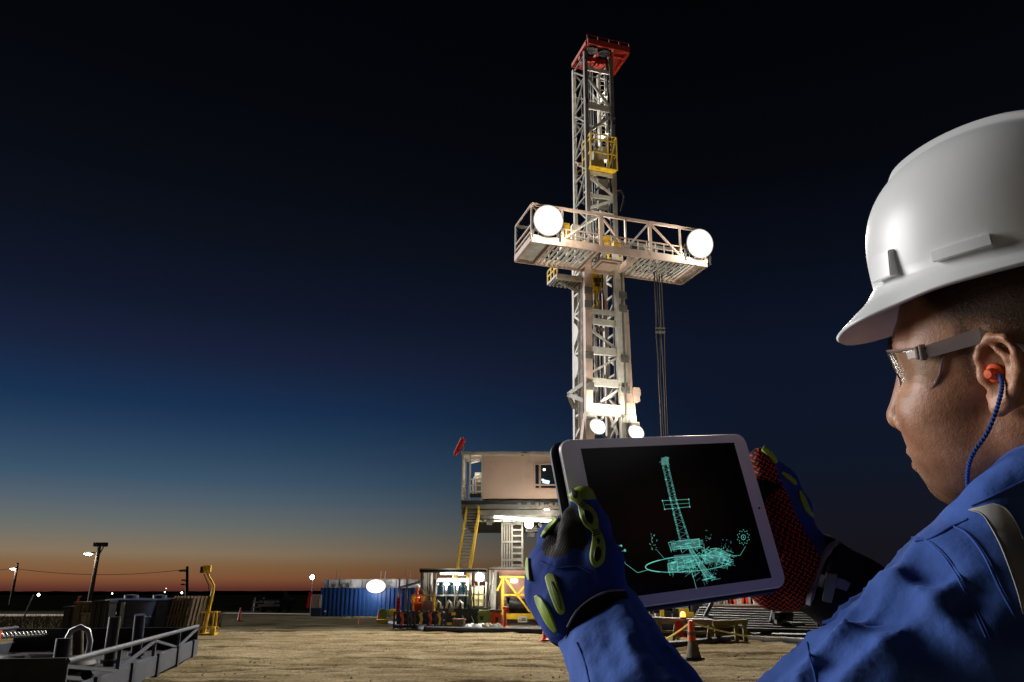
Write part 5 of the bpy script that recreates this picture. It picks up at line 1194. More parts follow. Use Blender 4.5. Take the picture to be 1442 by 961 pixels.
# cropped hair and brows: short separate strands
nv = np.zeros(len(Vh) * 3, np.float32); body.data.vertices.foreach_get('normal', nv); Nh = nv.reshape(-1, 3)
hv_, hf_ = [], []
cand = np.flatnonzero(rng.random(len(Vh)) < hairm * .8); cand = cand[Vh[cand, 2] < .085]; cand = np.concatenate([cand, cand])
brow = np.flatnonzero((np.abs(u_ - .034 - .06 * (np.abs(l_) - .03)) < .004) & (np.abs(np.abs(l_) - .031) < .020) & (f_ > .06)); brow = np.concatenate([brow] * 2)
def strands(ids, lo_, hi_, dirn, wid):
    for i in ids:
        p = Vh[i] + rng.normal(0, .0006, 3); n = Nh[i] * .5 + np.array(dirn) + rng.normal(0, .35, 3); n /= np.linalg.norm(n)
        L_ = rng.uniform(lo_, hi_); sd_ = np.cross(n, rng.normal(0, 1, 3)); sd_ *= wid / np.linalg.norm(sd_); k = len(hv_)
        hv_.extend([p - sd_, p + sd_, p + n * L_]); hf_.append((k, k + 1, k + 2))
strands(cand, .0015, .0035, (-.5, 0, -.6), .00014); n_h = len(hv_)
hair = raw_mesh('hair', np.array(hv_), np.array(hf_), HAIR, man, False); kind(hair, 'stuff'); place(hair, HM)
hv_, hf_ = [], []
for sgn in (-1, 1):
    ids = brow[np.sign(Vh[brow, 1]) == sgn]; hv_, hf_ = [], []
    strands(ids, .003, .006, (-.25, sgn * 1.0, .1), .0003)
    place(raw_mesh('eyebrow', np.array(hv_), np.array(hf_), HAIR, man, False), HM)
for s in (-1, 1):
    e = MB().lathe([(.0001, -.0118)] + [(.0118 * math.cos(a), .0118 * math.sin(a)) for a in np.linspace(-1.4, 1.4, 12)] + [(.0001, .0118)], (0, 0, 0), 20).build('eye', mat('eye_white', (.6, .55, .5), .2), man, True)
    place(e, HM @ Matrix.Translation((.0775, s * .033, .0085)))
    place(MB().lathe([(.0001, .0), (.0058, .0), (.0055, .0008), (.0001, .0012)], (0, 0, 0), 18).build('iris', mat('eye_iris', (.02, .012, .008), .1), man, True), HM @ Matrix.Translation((.0895, s * .033, .007)) @ Matrix.Rotation(R(90), 4, 'Y'))

# ---------------------------------------------------------------- ear plug on its cord
pl = MB().lathe([(.0038, -.004), (.0072, .0), (.0072, .002), (.0045, .004), (.0042, .0075), (.003, .009), (.001, .0092)], (0, 0, 0), 20).build('ear_plug', M['orange'], man, True)
place(pl, HM @ Matrix.Translation((-.003, .083, .0)) @ Matrix.Rotation(R(-90), 4, 'X') @ Matrix.Rotation(R(15), 4, 'Y'))
HMi = HM.inverted()
def hl_(u, v, D): return HMi @ cfw(cf(u, v, D))
def spline(P, n):
    P = [np.array(p, float) for p in P]; P = [2 * P[0] - P[1]] + P + [2 * P[-1] - P[-2]]; o = []
    for i in range(1, len(P) - 2):
        for k in range(n):
            t = k / n; o.append(.5 * ((2 * P[i]) + (-P[i - 1] + P[i + 1]) * t + (2 * P[i - 1] - 5 * P[i] + 4 * P[i + 1] - P[i + 2]) * t * t + (-P[i - 1] + 3 * P[i] - 3 * P[i + 1] + P[i + 2]) * t ** 3))
    return o + [P[-2]]
dE = (CAMM.inverted() @ (HM @ Vector((-.004, .094, 0)))).z
cord_pts = spline([cf(1408, 527, dE), cf(1411, 545, dE - .004), cf(1404, 575, dE - .004), cf(1390, 610, dE - .004), cf(1370, 640, dE - .002), cf(1363, 665, dE), cf(1364, 690, dE), cf(1375, 715, dE + .01)], 10)
cb_ = cloth_mat('blue_cord', (.015, .05, .24), 2500, .3, .4)
cord = MB().poly([Vector(p) for p in cord_pts], .0013, 10).build('ear_plug_cord', cb_, man, True); place(cord, CAMM)
tw = MB()
for ph in (0, math.pi):
    pts = []
    for i, p in enumerate(cord_pts[:-1]):
        d = cord_pts[i + 1] - p; d /= np.linalg.norm(d); x = np.cross(d, (0, 0, 1)); x /= np.linalg.norm(x); y = np.cross(d, x)
        for k in range(3):
            a = ph + (i + k / 3) * 1.9; pts.append(Vector(p + d * 0 + (cord_pts[i + 1] - p) * k / 3 + (.0010) * (math.cos(a) * x + math.sin(a) * y)))
    tw.poly(pts, .0008, 6)
place(tw.build('cord_strand', cloth_mat('pale_blue_cord', (.03, .09, .36), 2500, .3, .4), man, True), CAMM)

# ---------------------------------------------------------------- safety glasses
gl_m, t, b = new_mat('clear_lens'); t.nodes.remove(b)
_tr = nd(t, 'ShaderNodeBsdfTransparent'); _tr.inputs[0].default_value = (.95, .97, .96, 1); _gs = nd(t, 'ShaderNodeBsdfGlossy'); _gs.inputs['Roughness'].default_value = .11
_lw = nd(t, 'ShaderNodeLayerWeight'); _lw.inputs[0].default_value = .5; _pw = nd(t, 'ShaderNodeMath', operation='POWER'); _pw.inputs[1].default_value = 3.0; t.links.new(_lw.outputs['Facing'], _pw.inputs[0]); _fr = nd(t, 'ShaderNodeMath', operation='MULTIPLY_ADD'); _fr.inputs[1].default_value = .45; _fr.inputs[2].default_value = .035; t.links.new(_pw.outputs[0], _fr.inputs[0]); _mx = nd(t, 'ShaderNodeMixShader'); t.links.new(_fr.outputs[0], _mx.inputs[0]); t.links.new(_tr.outputs[0], _mx.inputs[1]); t.links.new(_gs.outputs[0], _mx.inputs[2])
t.links.new(_mx.outputs[0], t.nodes['Material Output'].inputs[0])
fr_m, t, b = new_mat('smoky_clear_plastic'); b.inputs['Base Color'].default_value = (.30, .25, .24, 1); b.inputs['Transmission Weight'].default_value = .55; b.inputs['Roughness'].default_value = .22; b.inputs['IOR'].default_value = 1.3
ed_m = mat('lens_edge_plastic', (.26, .17, .15), .25, 0, .1, 30, 0)
lens_pts = []
nu, nvv = 40, 14
def lens_pt(a, h):                                          # a: -1 right temple .. 1 left temple, h: 0 top .. 1 bottom
    drop = .041 * math.sqrt(max(.04, 1 - max(0, (abs(a) - .60) / .40) ** 2.6)) - .014 * math.exp(-(a / .13) ** 2)
    th = a * 1.32; f = .000 + .103 * math.cos(th * .90) ** .85 if abs(th * .9) < 1.5 else 0
    return np.array([f - .012 * h, .081 * math.sin(th) / math.sin(1.32), .026 - h * drop + .002 * math.cos(th)])
V = [lens_pt(-1 + 2 * i / nu, j / nvv) for i in range(nu + 1) for j in range(nvv + 1)]
F = [(i * (nvv + 1) + j, (i + 1) * (nvv + 1) + j, (i + 1) * (nvv + 1) + j + 1, i * (nvv + 1) + j + 1) for i in range(nu) for j in range(nvv)]
gls = raw_mesh('safety_glasses', np.array(V), np.array(F), gl_m, man); sm = gls.modifiers.new('t', 'SOLIDIFY'); sm.thickness = .0018; place(gls, HM)
def gpart(name, mb, m, sm=True): o = mb.build(name, m, gls, sm); return o
rim = [lens_pt(-1 + 2 * i / nu, 0) for i in range(nu + 1)]; low = [lens_pt(-1 + 2 * i / nu, 1) for i in range(nu + 1)]
gpart('lens_rim', MB().poly([Vector(p) for p in rim], .0013, 6), ed_m); gpart('lens_rim', MB().poly([Vector(p) for p in low], .0014, 6), ed_m)
for s in (-1, 1):
    e = lens_pt(s, 0)
    gpart('lens_rim', MB().poly([Vector(lens_pt(s, k / 8)) for k in range(9)], .0013, 6), ed_m)
    tp0 = Vector((e[0] + .016, s * .0785, .0215)); tp1 = Vector((e[0] - .002, s * .0845, .0230)); tp2 = Vector((-.000, s * .0885, .030)); tp3 = Vector((-.034, s * .085, .012))
    gpart('lens_arm', MB().bar(tp0, tp1 + Vector((.006, 0, 0)), .0025, .006, (0, 0, 1)), ed_m, False)
    gpart('hinge', MB().tube(tp1 + Vector((.004, 0, -.0065)), tp1 + Vector((.004, 0, .0065)), .0028, 12).tube(tp1 + Vector((.0075, 0, -.0055)), tp1 + Vector((.0075, 0, .0055)), .0022, 12), fr_m)
    tm = MB()
    for a, b_, h0_, h1_ in ((tp1, tp2, .0105, .0120), (tp2, tp3, .010, .005)):
        vs = [a + Vector((0, y, z * h0_ / 2)) for y, z in ((-.0012, -1), (.0012, -1), (.0012, 1), (-.0012, 1))] + [b_ + Vector((0, y, z * h1_ / 2)) for y, z in ((-.0012, -1), (.0012, -1), (.0012, 1), (-.0012, 1))]
        tm.add(vs, [(3, 2, 1, 0), (4, 5, 6, 7), (0, 1, 5, 4), (1, 2, 6, 5), (2, 3, 7, 6), (3, 0, 4, 7)])
    gpart('temple', tm, fr_m, False)
    gpart('nose_pad', MB().poly([(.098, s * .008, .014), (.101, s * .011, .002), (.099, s * .015, -.006)], .0016, 6), fr_m)

# ---------------------------------------------------------------- hard hat
HH = HM @ Matrix.Translation((.002, 0, .0925)) @ Matrix.Rotation(R(5.0), 4, 'Y')
na, nb = 260, 90; HATH = .111
V = []
for i in range(na):
    th = 2 * math.pi * i / na; c, s = math.cos(th), math.sin(th)
    a = 1 / math.sqrt((c / (.106 if c > 0 else .110)) ** 2 + (s / .092) ** 2)
    fr = max(0, c) ** 2.2
    bw = .010 + .006 * abs(s) + .029 * (1 / (1 + math.exp(-(c - .62) * 13)))
    for j in range(nb):
        if j < 66:
            t_ = j / 65; ph = t_ * math.pi / 2
            r = a * math.sin(ph) ** .93; z = HATH * math.cos(ph) ** .72 if j < 65 else 0
            x, y = r * c, r * s
            nrm_ = np.array([math.sin(ph) * c, math.sin(ph) * s, math.cos(ph)])
            rg = 1 / (1 + math.exp((abs(y) - .022) / .0011)) * (1 / (1 + math.exp((abs(x + .003) - .066) / .003)))
            p = np.array([x, y, z]) + nrm_ * .0065 * rg
        else:
            q = (j - 65) / (nb - 66)
            e = q ** 1.15
            p = np.array([(a + bw * q) * c, (a + bw * q) * s, -.006 * math.sin(min(1, q * 3) * 1.57) - (.012 + .022 * fr) * e])
        V.append(p)
V = np.array(V)
F = []
for i in range(na):
    i2 = (i + 1) % na
    for j in range(nb - 1): F.append((i * nb + j, i2 * nb + j, i2 * nb + j + 1, i * nb + j + 1))
hat = raw_mesh('hard_hat', V, np.array(F), HATM, man)
bm = bmesh.new(); bm.from_mesh(hat.data); bmesh.ops.remove_doubles(bm, verts=bm.verts, dist=1e-5); bmesh.ops.recalc_face_normals(bm, faces=bm.faces); bm.to_mesh(hat.data); bm.free()
sm = hat.modifiers.new('t', 'SOLIDIFY'); sm.thickness = .0034; sm.offset = -1
place(hat, HH)
def hat_pt(th, z, out=0.0):
    c, s = math.cos(th), math.sin(th); a = 1 / math.sqrt((c / (.106 if c > 0 else .110)) ** 2 + (s / .092) ** 2)
    ph = math.acos(min(1, (max(z, 0) / HATH) ** (1 / .72))); r = a * math.sin(ph) ** .93; return Vector(((r + out) * c, (r + out) * s, z))
def hat_block(name, th0, th1, z0, z1, d0, d1, n=8):
    m = MB(); vs = []
    for i in range(n + 1):
        th = th0 + (th1 - th0) * i / n; k = 1 if 0 < i < n else 1
        vs += [hat_pt(th, z0, -.003), hat_pt(th, z0, d0), hat_pt(th, z1, d1), hat_pt(th, z1, -.003)]
    fs = [(0, 1, 2, 3), tuple(4 * n + k for k in (3, 2, 1, 0))]
    for i in range(n):
        for k in range(4): fs.append((4 * i + k, 4 * i + (k + 1) % 4, 4 * (i + 1) + (k + 1) % 4, 4 * (i + 1) + k))
    return m.add(vs, fs).build(name, HATM, hat, True, .0007)
for s in (1, -1):
    hat_block('slot_lug', s * R(78), s * R(104), .001, .0105, .0065, .005)
    hat_block('accessory_lug', s * R(40), s * R(56), .002, .024, .0085, .005)
MB().poly([Vector(((.098 if math.cos(a) > 0 else .102) * math.cos(a), .084 * math.sin(a), -.012)) for a in np.linspace(.9, 5.4, 40)], .005, 8).build('headband', NEO, hat, True)
# ---------------------------------------------------------------- tablet
TM = Matrix(((0.90438, -0.39577, -0.15955, 0.16979), (0.41312, 0.90570, 0.09505, 0.84143), (0.10688, -0.15187, 0.98260, 1.57785), (0, 0, 0, 1)))
tab = thing('tablet', 'white tablet in a dark cover showing a glowing green drilling rig drawing', 'tablet')
tab.matrix_world = TM
TMi = TM.inverted()
def on_tab(u, v, y=0.0):
    """photo pixel -> point of the tablet's own plane"""
    o, d = TMi @ Vector((0, 0, CH)), TMi.to_3x3() @ ray(u, v); k = (y - o.y) / d.y; p = o + d * k; return Vector((p.x, y, p.z))
def rrect(w, h, r, y, n=8):
    o = []
    for cx, cz, a0 in ((w / 2 - r, h / 2 - r, 0), (-w / 2 + r, h / 2 - r, 90), (-w / 2 + r, -h / 2 + r, 180), (w / 2 - r, -h / 2 + r, 270)):
        for k in range(n + 1): a = R(a0 + 90 * k / n); o.append(Vector((cx + r * math.cos(a), y, cz + r * math.sin(a))))
    return o
def slab(rings):
    """stack of equal outlines front to back, closed"""
    m = MB(); n = len(rings[0]); vs = [p for r_ in rings for p in r_]; fs = [tuple(range(n))[::-1], tuple(range((len(rings) - 1) * n, len(rings) * n))]
    for i in range(len(rings) - 1):
        for k in range(n): fs.append((i * n + k, i * n + (k + 1) % n, (i + 1) * n + (k + 1) % n, (i + 1) * n + k))
    return m.add(vs, fs)
TW, TH2 = .240, .1695
bez = mat('white_tablet_glass', (.86, .84, .90), .3, 0, .02, 20, 0)
MBK = mat('silver_tablet_metal', (.35, .35, .37), .4, .5, .05, 20, 0)
slab([rrect(TW - .0012, TH2 - .0012, .0115, -.0002), rrect(TW, TH2, .012, .0006), rrect(TW, TH2, .012, .0022)]).build('front_glass', bez, tab, True)
slab([rrect(TW, TH2, .012, .0023), rrect(TW + .001, TH2 + .001, .0125, .0035), rrect(TW, TH2, .012, .0055), rrect(TW - .008, TH2 - .008, .010, .0075)]).build('body', MBK, tab, True)
COV = mat('dark_blue_cover', (.012, .018, .045), .6, 0, .2, 40, .01)
cv_ = slab([rrect(TW + .004, TH2 + .002, .012, .0080), rrect(TW + .007, TH2 + .005, .014, .0095), rrect(TW + .007, TH2 + .005, .014, .0125), rrect(TW + .003, TH2 + .001, .012, .0140)]).build('cover', COV, tab, True); cv_.location = (-.0035, 0, -.002)
sc_m, t, b = new_mat('dark_screen'); b.inputs['Base Color'].default_value = (.006, .006, .0062, 1); b.inputs['Roughness'].default_value = .28; b.inputs['Specular IOR Level'].default_value = .12
c4 = [on_tab(813, 634), on_tab(1034, 622), on_tab(1086, 816), on_tab(865, 842)]
sx0, sx1 = sum(p.x for p in (c4[0], c4[3])) / 2, sum(p.x for p in (c4[1], c4[2])) / 2; sz0, sz1 = sum(p.z for p in (c4[2], c4[3])) / 2, sum(p.z for p in (c4[0], c4[1])) / 2
screen = MB().add([(sx0, -.0003, sz0), (sx1, -.0003, sz0), (sx1, -.0003, sz1), (sx0, -.0003, sz1)], [(0, 1, 2, 3)]).build('screen', sc_m, tab)
cp = on_tab(1069, 716); cam_h = MB().tube((cp.x, -.0004, cp.z), (cp.x, .0005, cp.z), .0014, 14).build('front_camera', M['black_rubber'], tab, True)
# the drawing on the screen: flat lit lines and washes
def glow2(n, c, s): return glow(n, c, s)
CY1, CY2, CY3 = glow2('screen_line', (.10, .58, .46), .62), glow2('screen_faint', (.04, .30, .24), .40), glow2('screen_wash', (.03, .26, .20), .34)
YS = [-.00045]
class Ink:
    def __init__(s, m, w): s.b, s.m, s.w = MB(), m, w
    def line(s, pts, w=None):
        w = (w or s.w) * .00040 / 2
        for (a, b_) in zip(pts, pts[1:]):
            p, q = on_tab(*a, YS[0]), on_tab(*b_, YS[0]); d = q - p
            if d.length < 1e-7: continue
            n = Vector((-d.z, 0, d.x)).normalized() * w; s.b.quad(p - n, q - n, q + n, p + n)
        return s
    def dot(s, u, v, r):
        p = on_tab(u, v, YS[0]); k = 8; s.b.add([p + Vector((r * .0006 * math.cos(6.283 * i / k), 0, r * .0006 * math.sin(6.283 * i / k))) for i in range(k)], [tuple(range(k))]); return s
    def poly(s, pts): s.b.add([on_tab(*p, YS[0]) for p in pts], [tuple(range(len(pts)))]); return s
    def done(s, n): o = s.b.build(n, s.m, screen); return o
def P7(x, y): return (850 + x * 240 / 961, 610 + y * 240 / 961)     # zoomed study -> photo pixels
rr = np.random.default_rng(3)
line = Ink(CY1, 1.0)
YS[0] = -.00040
for poly in ([(380, 625), (470, 600), (540, 598), (545, 640), (480, 655), (385, 655)], [(360, 740), (400, 720), (420, 780), (365, 785)], [(395, 690), (500, 680), (520, 760), (410, 775)], [(470, 640), (500, 650), (600, 805), (570, 815)], [(560, 690), (640, 650), (710, 690), (690, 720), (570, 735)], [(325, 140), (365, 135), (368, 175), (325, 180)]):
    wash = Ink(CY3, 1); wash.poly([P7(*p) for p in poly]); wash.done('wash')
YS[0] = -.00050
# mast
L0, L1 = [(330, 178), (375, 375), (430, 610)], [(358, 175), (405, 375), (478, 600)]
for Lx in (L0, L1):
    for off in (0, 6): line.line([P7(x + off, y) for x, y in Lx], .9)
def lerp2(Lx, t):
    a, b_, c = Lx; return (a[0] + (b_[0] - a[0]) * t * 2, a[1] + (b_[1] - a[1]) * t * 2) if t < .5 else (b_[0] + (c[0] - b_[0]) * (t * 2 - 1), b_[1] + (c[1] - b_[1]) * (t * 2 - 1))
faint = Ink(CY2, .8)
for i in range(26):
    a, b_ = lerp2(L0, i / 26), lerp2(L1, (i + 1) / 26); faint.line([P7(*a), P7(*b_)] if i % 2 else [P7(*lerp2(L1, i / 26)), P7(*lerp2(L0, (i + 1) / 26))])
for i in range(60):
    t_ = rr.uniform(0, 1); a = lerp2(L0 if i % 2 else L1, t_); line.line([P7(a[0] - 4, a[1]), P7(a[0] + 6, a[1] + rr.uniform(-4, 4))], .9)
for i in range(26): a = (rr.uniform(322, 368), rr.uniform(130, 182)); line.line([P7(*a), P7(a[0] + rr.uniform(-14, 14), a[1] + rr.uniform(-10, 10))], 1.0)
line.line([P7(332, 382), P7(480, 374), P7(486, 416), P7(345, 430), P7(332, 382)], 1.0).line([P7(345, 405), P7(484, 396)], .7)
for u, v in ((332, 382), (480, 374), (486, 416), (345, 430), (378, 380), (412, 378), (390, 427), (425, 424)): line.dot(*P7(u, v), 1.5)
# body of the rig: many short strokes
def scrib(x0, y0, x1, y1, n, L_, sl):
    for _ in range(n):
        x, y = rr.uniform(x0, x1), rr.uniform(y0, y1); h_ = rr.uniform(.3, 1) * L_; ang_ = sl if rr.random() < .6 else sl + 1.5
        (line if rr.random() < .65 else faint).line([P7(x, y), P7(x + h_ * math.cos(ang_), y + h_ * math.sin(ang_))], rr.uniform(.6, 1.4))
scrib(375, 605, 540, 655, 60, 50, -.12); scrib(362, 690, 520, 785, 130, 45, -.2); scrib(540, 650, 715, 735, 130, 55, .35); scrib(470, 640, 600, 820, 30, 50, 1.0); scrib(555, 800, 635, 832, 26, 34, -.25)
line.line([P7(365, 618), P7(540, 596), P7(545, 640), P7(380, 660), P7(365, 618)], 1.3).line([P7(470, 632), P7(580, 822)], 1.6).line([P7(505, 665), P7(610, 808)], 1.6).line([P7(555, 830), P7(632, 812)], 1.8)
line.line([P7(362, 735), P7(415, 722), P7(422, 780), P7(366, 788), P7(362, 735)], 1.4).line([P7(565, 625), P7(572, 690)], 1).line([P7(540, 700), P7(650, 650), P7(715, 690)], 1.2).line([P7(600, 655), P7(640, 650)], 2.2)
# ring and call-outs
ring = [(478 + 242 * math.cos(a), 738 + 44 * math.sin(a) - .075 * 242 * math.cos(a)) for a in np.linspace(0, 6.283, 80)]
line.line([P7(*p) for p in ring], 1.6); line.line([P7(*p) for p in ring if p[0] < 330], 2.4)
line.line([P7(120, 735), P7(192, 788), P7(258, 770)], 1.0).line([P7(88, 690), P7(112, 700), P7(122, 735)], .8).line([P7(300, 660), P7(342, 708), P7(380, 702)], .7).line([P7(725, 692), P7(770, 690), P7(800, 640)], .9).line([P7(636, 755), P7(682, 762), P7(700, 720)], .8).line([P7(495, 770), P7(524, 880)], 1.2)
for i in range(20):
    a = i * .314; line.dot(*P7(788 + 34 * math.cos(a) * (1 if i % 2 else .8), 588 + 42 * math.sin(a) * (1 if i % 2 else .8)), .9)
line.line([P7(788 + 12 * math.cos(a), 588 + 14 * math.sin(a)) for a in np.linspace(0, 6.283, 16)], 1.4); line.dot(*P7(788, 588), 1.2)
for i in range(24): a = (rr.uniform(255, 302), rr.uniform(572, 660)); line.line([P7(*a), P7(a[0] + rr.uniform(-6, 6), a[1] + rr.uniform(-9, 9))], 1)
for i in range(12): a = (rr.uniform(575, 606), rr.uniform(548, 610)); faint.dot(*P7(*a), .9)
for i in range(26): a = (rr.uniform(660, 728), rr.uniform(600, 692)); (line if i % 2 else faint).line([P7(*a), P7(a[0] + rr.uniform(-4, 4), a[1] + rr.uniform(-12, 6))], 1)
for i in range(10): a = (rr.uniform(600, 640), rr.uniform(765, 800)); faint.dot(*P7(*a), .8)
line.line([P7(78, 640), P7(100, 630)], 1).line([P7(90, 672), P7(120, 662)], 1); line.dot(*P7(100, 636), 2).dot(*P7(120, 662), 2.4).dot(*P7(72, 628), 1.6)
line.done('rig_drawing'); faint.done('faint_drawing')

# ---------------------------------------------------------------- coverall
def zone(o, V, m, fn): faces_mat(o, m, fn(V))
def seg_d(V, P, rs):
    d = np.full(len(V), 9.0)
    for a, b_, ra, rb in zip(P, P[1:], rs, rs[1:]): d = np.minimum(d, cone_fn(a, b_, ra, rb)(*V.T))
    return d
SHL, ELB, WRL = cf(1395, 893, .585), cf(1000, 1210, .545), cf(848, 879, .735)
SHR = cf(1690, 800, .84); ELR = cf(1420, 985, .93); WRR = cf(1275, 890, .90)
NK = (CAMM.inverted() @ (HM @ Vector((-.045, 0, -.150)))); NK = np.array(NK)
CH_ = cf(1600, 1080, .76); HIP = np.array(CAMM.inverted() @ Vector((.50, .62, .96)))
cvf = Field((-.02, -.70, .36), (.86, .03, 1.12), .0052)
cvf.chain([HIP, .5 * HIP + .5 * CH_, CH_], [.17, .165, .165], .05)
cvf.ell(CH_ + np.array([.0, .03, .02]), (.19, .16, .15), .06)
cvf.cone(CH_ + np.array([0, .10, 0]), NK + np.array([.01, -.045, .01]), .13, .075, .06)
cvf.cone(NK + np.array([.0, -.075, .0]), SHL + np.array([.0, .012, .0]), .075, .066, .05)
cvf.cone(NK + np.array([.02, -.07, .02]), SHR, .075, .066, .06)
cvf.chain([SHL, .55 * SHL + .45 * ELB, ELB], [.073, .064, .056], .035)
cvf.chain([ELB, .5 * ELB + .5 * WRL, WRL, WRL + .25 * (WRL - ELB)], [.055, .052, .0385, .035], .03)
cvf.chain([SHR, ELR, WRR], [.07, .056, .044], .03)
for a, b_ in zip([(1346, 760, .665, 22), (1380, 740, .605, 34), (1412, 712, .585, 39), (1458, 680, .585, 44)], [(1380, 740, .605, 34), (1412, 712, .585, 39), (1458, 680, .585, 44), (1540, 650, .63, 44)]):
    cvf.cone(cf(*a[:3]), cf(*b_[:3]), a[3] * a[2] / FPX, b_[3] * b_[2] / FPX, .018)
# cloth folds: warped ridges along the sleeves and pulls from the shoulder seam
sl = cvf._sl((-.02, -.70, .36), (.86, .03, 1.12)); Xc, Yc, Zc = cvf.pts(sl)
near_s = np.abs(cvf.D) < .028; ids = np.nonzero(near_s); Pc = np.stack([Xc[ids], Yc[ids], Zc[ids]], 1).astype(float)
def axis_frame(P, A, B_):
    ab = B_ - A; L_ = np.linalg.norm(ab); ab = ab / L_; t = (P - A) @ ab; rad = P - A - t[:, None] * ab
    ref = np.array([0, 0, 1.0]); x = np.cross(ab, ref); x /= np.linalg.norm(x); y = np.cross(ab, x); return t, np.arctan2(rad @ y, rad @ x), np.linalg.norm(rad, axis=1), L_
def ridg(v): return 1 - np.abs(2 * v - 1)
dsp = np.zeros(len(Pc))
w1 = vn3(Pc[:, 0] * 9, Pc[:, 1] * 9, Pc[:, 2] * 9, 2); w2 = vn3(Pc[:, 0] * 9 + 30, Pc[:, 1] * 9, Pc[:, 2] * 9, 4)
for A, B_, k, rmax in ((SHL, ELB, 1.0, .10), (ELB, WRL, .55, .08), (SHR, ELR, 1.0, .1), (ELR, WRR, 1.2, .08)):
    t, th, rd, L_ = axis_frame(Pc, A, B_); m_ = np.clip((t + .02) / .05, 0, 1) * np.clip((L_ + .03 - t) / .05, 0, 1) * np.clip((rmax - rd) / .02, 0, 1)
    f1 = ridg(vn3(t * 11 + 2.2 * w1 + .5 * th, th * 1.1 + 1.4 * w2, t * 0 + 3, 9)) ** 2.2
    f2 = ridg(vn3(t * 26 + 3 * w2 - .7 * th, th * 1.9 + 2 * w1, t * 0 + 7, 19)) ** 3
    f3 = ridg(vn3(t * 5 + 1.5 * w1, th * 2.6 + 2 * w2, t * 0 + 1, 29)) ** 2.5
    dsp += m_ * k * (.011 * f1 + .0075 * f2 + .0095 * f3 - .0095)
tm_ = np.clip(1 - np.linalg.norm(Pc - NK, axis=1) / .26, 0, 1)
dsp += tm_ * (.008 * ridg(vn3(Pc[:, 0] * 12 + 2 * w1, Pc[:, 1] * 9 + 2 * w2, Pc[:, 2] * 9, 31)) ** 2 - .003)
dsp += .0016 * (vn3(Pc[:, 0] * 55, Pc[:, 1] * 55, Pc[:, 2] * 55, 5) - .5)
cvf.D[ids] -= dsp
# open the neck and cut the cuffs square
def plane_cut(o, n, r, keep=.0):
    n = np.array(n, float); n /= np.linalg.norm(n)
    def fn(x, y, z):
        s_ = (x - o[0]) * n[0] + (y - o[1]) * n[1] + (z - o[2]) * n[2]
        q = np.sqrt((x - o[0]) ** 2 + (y - o[1]) ** 2 + (z - o[2]) ** 2) - r
        return np.maximum(-s_, q)
    cvf.op(fn, o - r, o + r, .002, 'sub')
plane_cut(WRL + np.array([-.009, .0150, 0]), (-.53, .85, .12), .075); plane_cut(WRR, WRR - ELR, .09)
cvf.cone(NK + np.array([.0, -.03, .0]), NK + np.array([-.03, .14, -.01]), .056, .062, .004, 'sub')
Vc, cov = cvf.mesh('coverall', BLUE, man, smooth=2); place(cov, CAMM)
# collar, seams, reflective braces
def on_cloth(u, v, off=.0, D0=.42, D1=.95, F_=None):
    """walk a view ray to the cloth: first point of the surface"""
    F_ = F_ or cvf; ds = np.arange(D0, D1, .0015); Q = np.stack([cf(u, v, d_) for d_ in ds]); ok = ((Q > F_.lo + .006) & (Q < F_.lo + F_.h * (F_.n - 2))).all(1)
    s_ = np.where(ok, F_.sample(np.where(ok[:, None], Q, F_.lo + .02)), 1); i = np.flatnonzero(s_ < off)
    if not len(i): return None
    i = i[0]
    if i == 0 or not ok[i - 1]: return Q[i]
    k = (s_[i - 1] - off) / max(1e-9, s_[i - 1] - s_[i]); return Q[i - 1] + (Q[i] - Q[i - 1]) * k
def seam(pts, r=.0007, m=None, name='seam', F_=None, off=.0003, par=None, n=8):
    q = [on_cloth(u, v, off, F_=F_) for u, v in spline([np.array(p, float) for p in pts], n)]; q = [x for x in q if x is not None]
    runs, cur = [], []
    for x in q:
        if cur and np.linalg.norm(x - cur[-1]) > .045: runs.append(cur); cur = []
        cur.append(x)
    runs.append(cur); mb = MB()
    for c_ in runs:
        if len(c_) > 2: mb.poly([Vector(x) for x in c_], r, 6)
    if not mb.v: return
    o = mb.build(name, m or BLUE, par or cov, True)
    return o
def strip(L_pts, R_pts, name, m, off, F_=None, par=None, thick=.0016, n=10, wn=7):
    """band of cloth or rubber laid on the surface between two pixel curves"""
    A = spline([np.array(p, float) for p in L_pts], n); B_ = spline([np.array(p, float) for p in R_pts], n); k = min(len(A), len(B_)); G = []
    for a, b_ in zip(A[:k], B_[:k]):
        row = [on_cloth(*(a + (b_ - a) * j / wn), off, F_=F_) for j in range(wn + 1)]
        if any(x is None for x in row): continue
        G.append(row)
    if len(G) < 2: return
    G = np.array(G); Fq = [(i * (wn + 1) + j, i * (wn + 1) + j + 1, (i + 1) * (wn + 1) + j + 1, (i + 1) * (wn + 1) + j) for i in range(len(G) - 1) for j in range(wn)]
    o = raw_mesh(name, G.reshape(-1, 3), np.array(Fq), m, par or cov); s_ = o.modifiers.new('t', 'SOLIDIFY'); s_.thickness = thick; s_.offset = 0
    return o
seam([(1284, 757), (1305, 762), (1330, 785), (1352, 820), (1372, 862), (1388, 898)]); seam([(1288, 762), (1312, 757), (1342, 741), (1362, 731)], .0009)
seam([(1290, 758), (1311, 764), (1336, 788), (1358, 822), (1378, 864), (1394, 900)], .0005); seam([(1348, 743), (1367, 755), (1390, 785), (1413, 832), (1440, 880)], .0005); seam([(1368, 712), (1395, 700), (1420, 688), (1445, 676)], .0009); seam([(1342, 741), (1362, 752), (1385, 782), (1408, 830), (1436, 880)]); seam([(1136, 905), (1140, 925), (1146, 945), (1150, 965)], .0009)
strip([(1364, 718), (1382, 724), (1394, 740), (1412, 775), (1432, 830), (1441, 865)], [(1398, 709), (1416, 716), (1430, 735), (1441, 760), (1455, 800), (1468, 840)], 'reflective_tape', REFL, .0012)
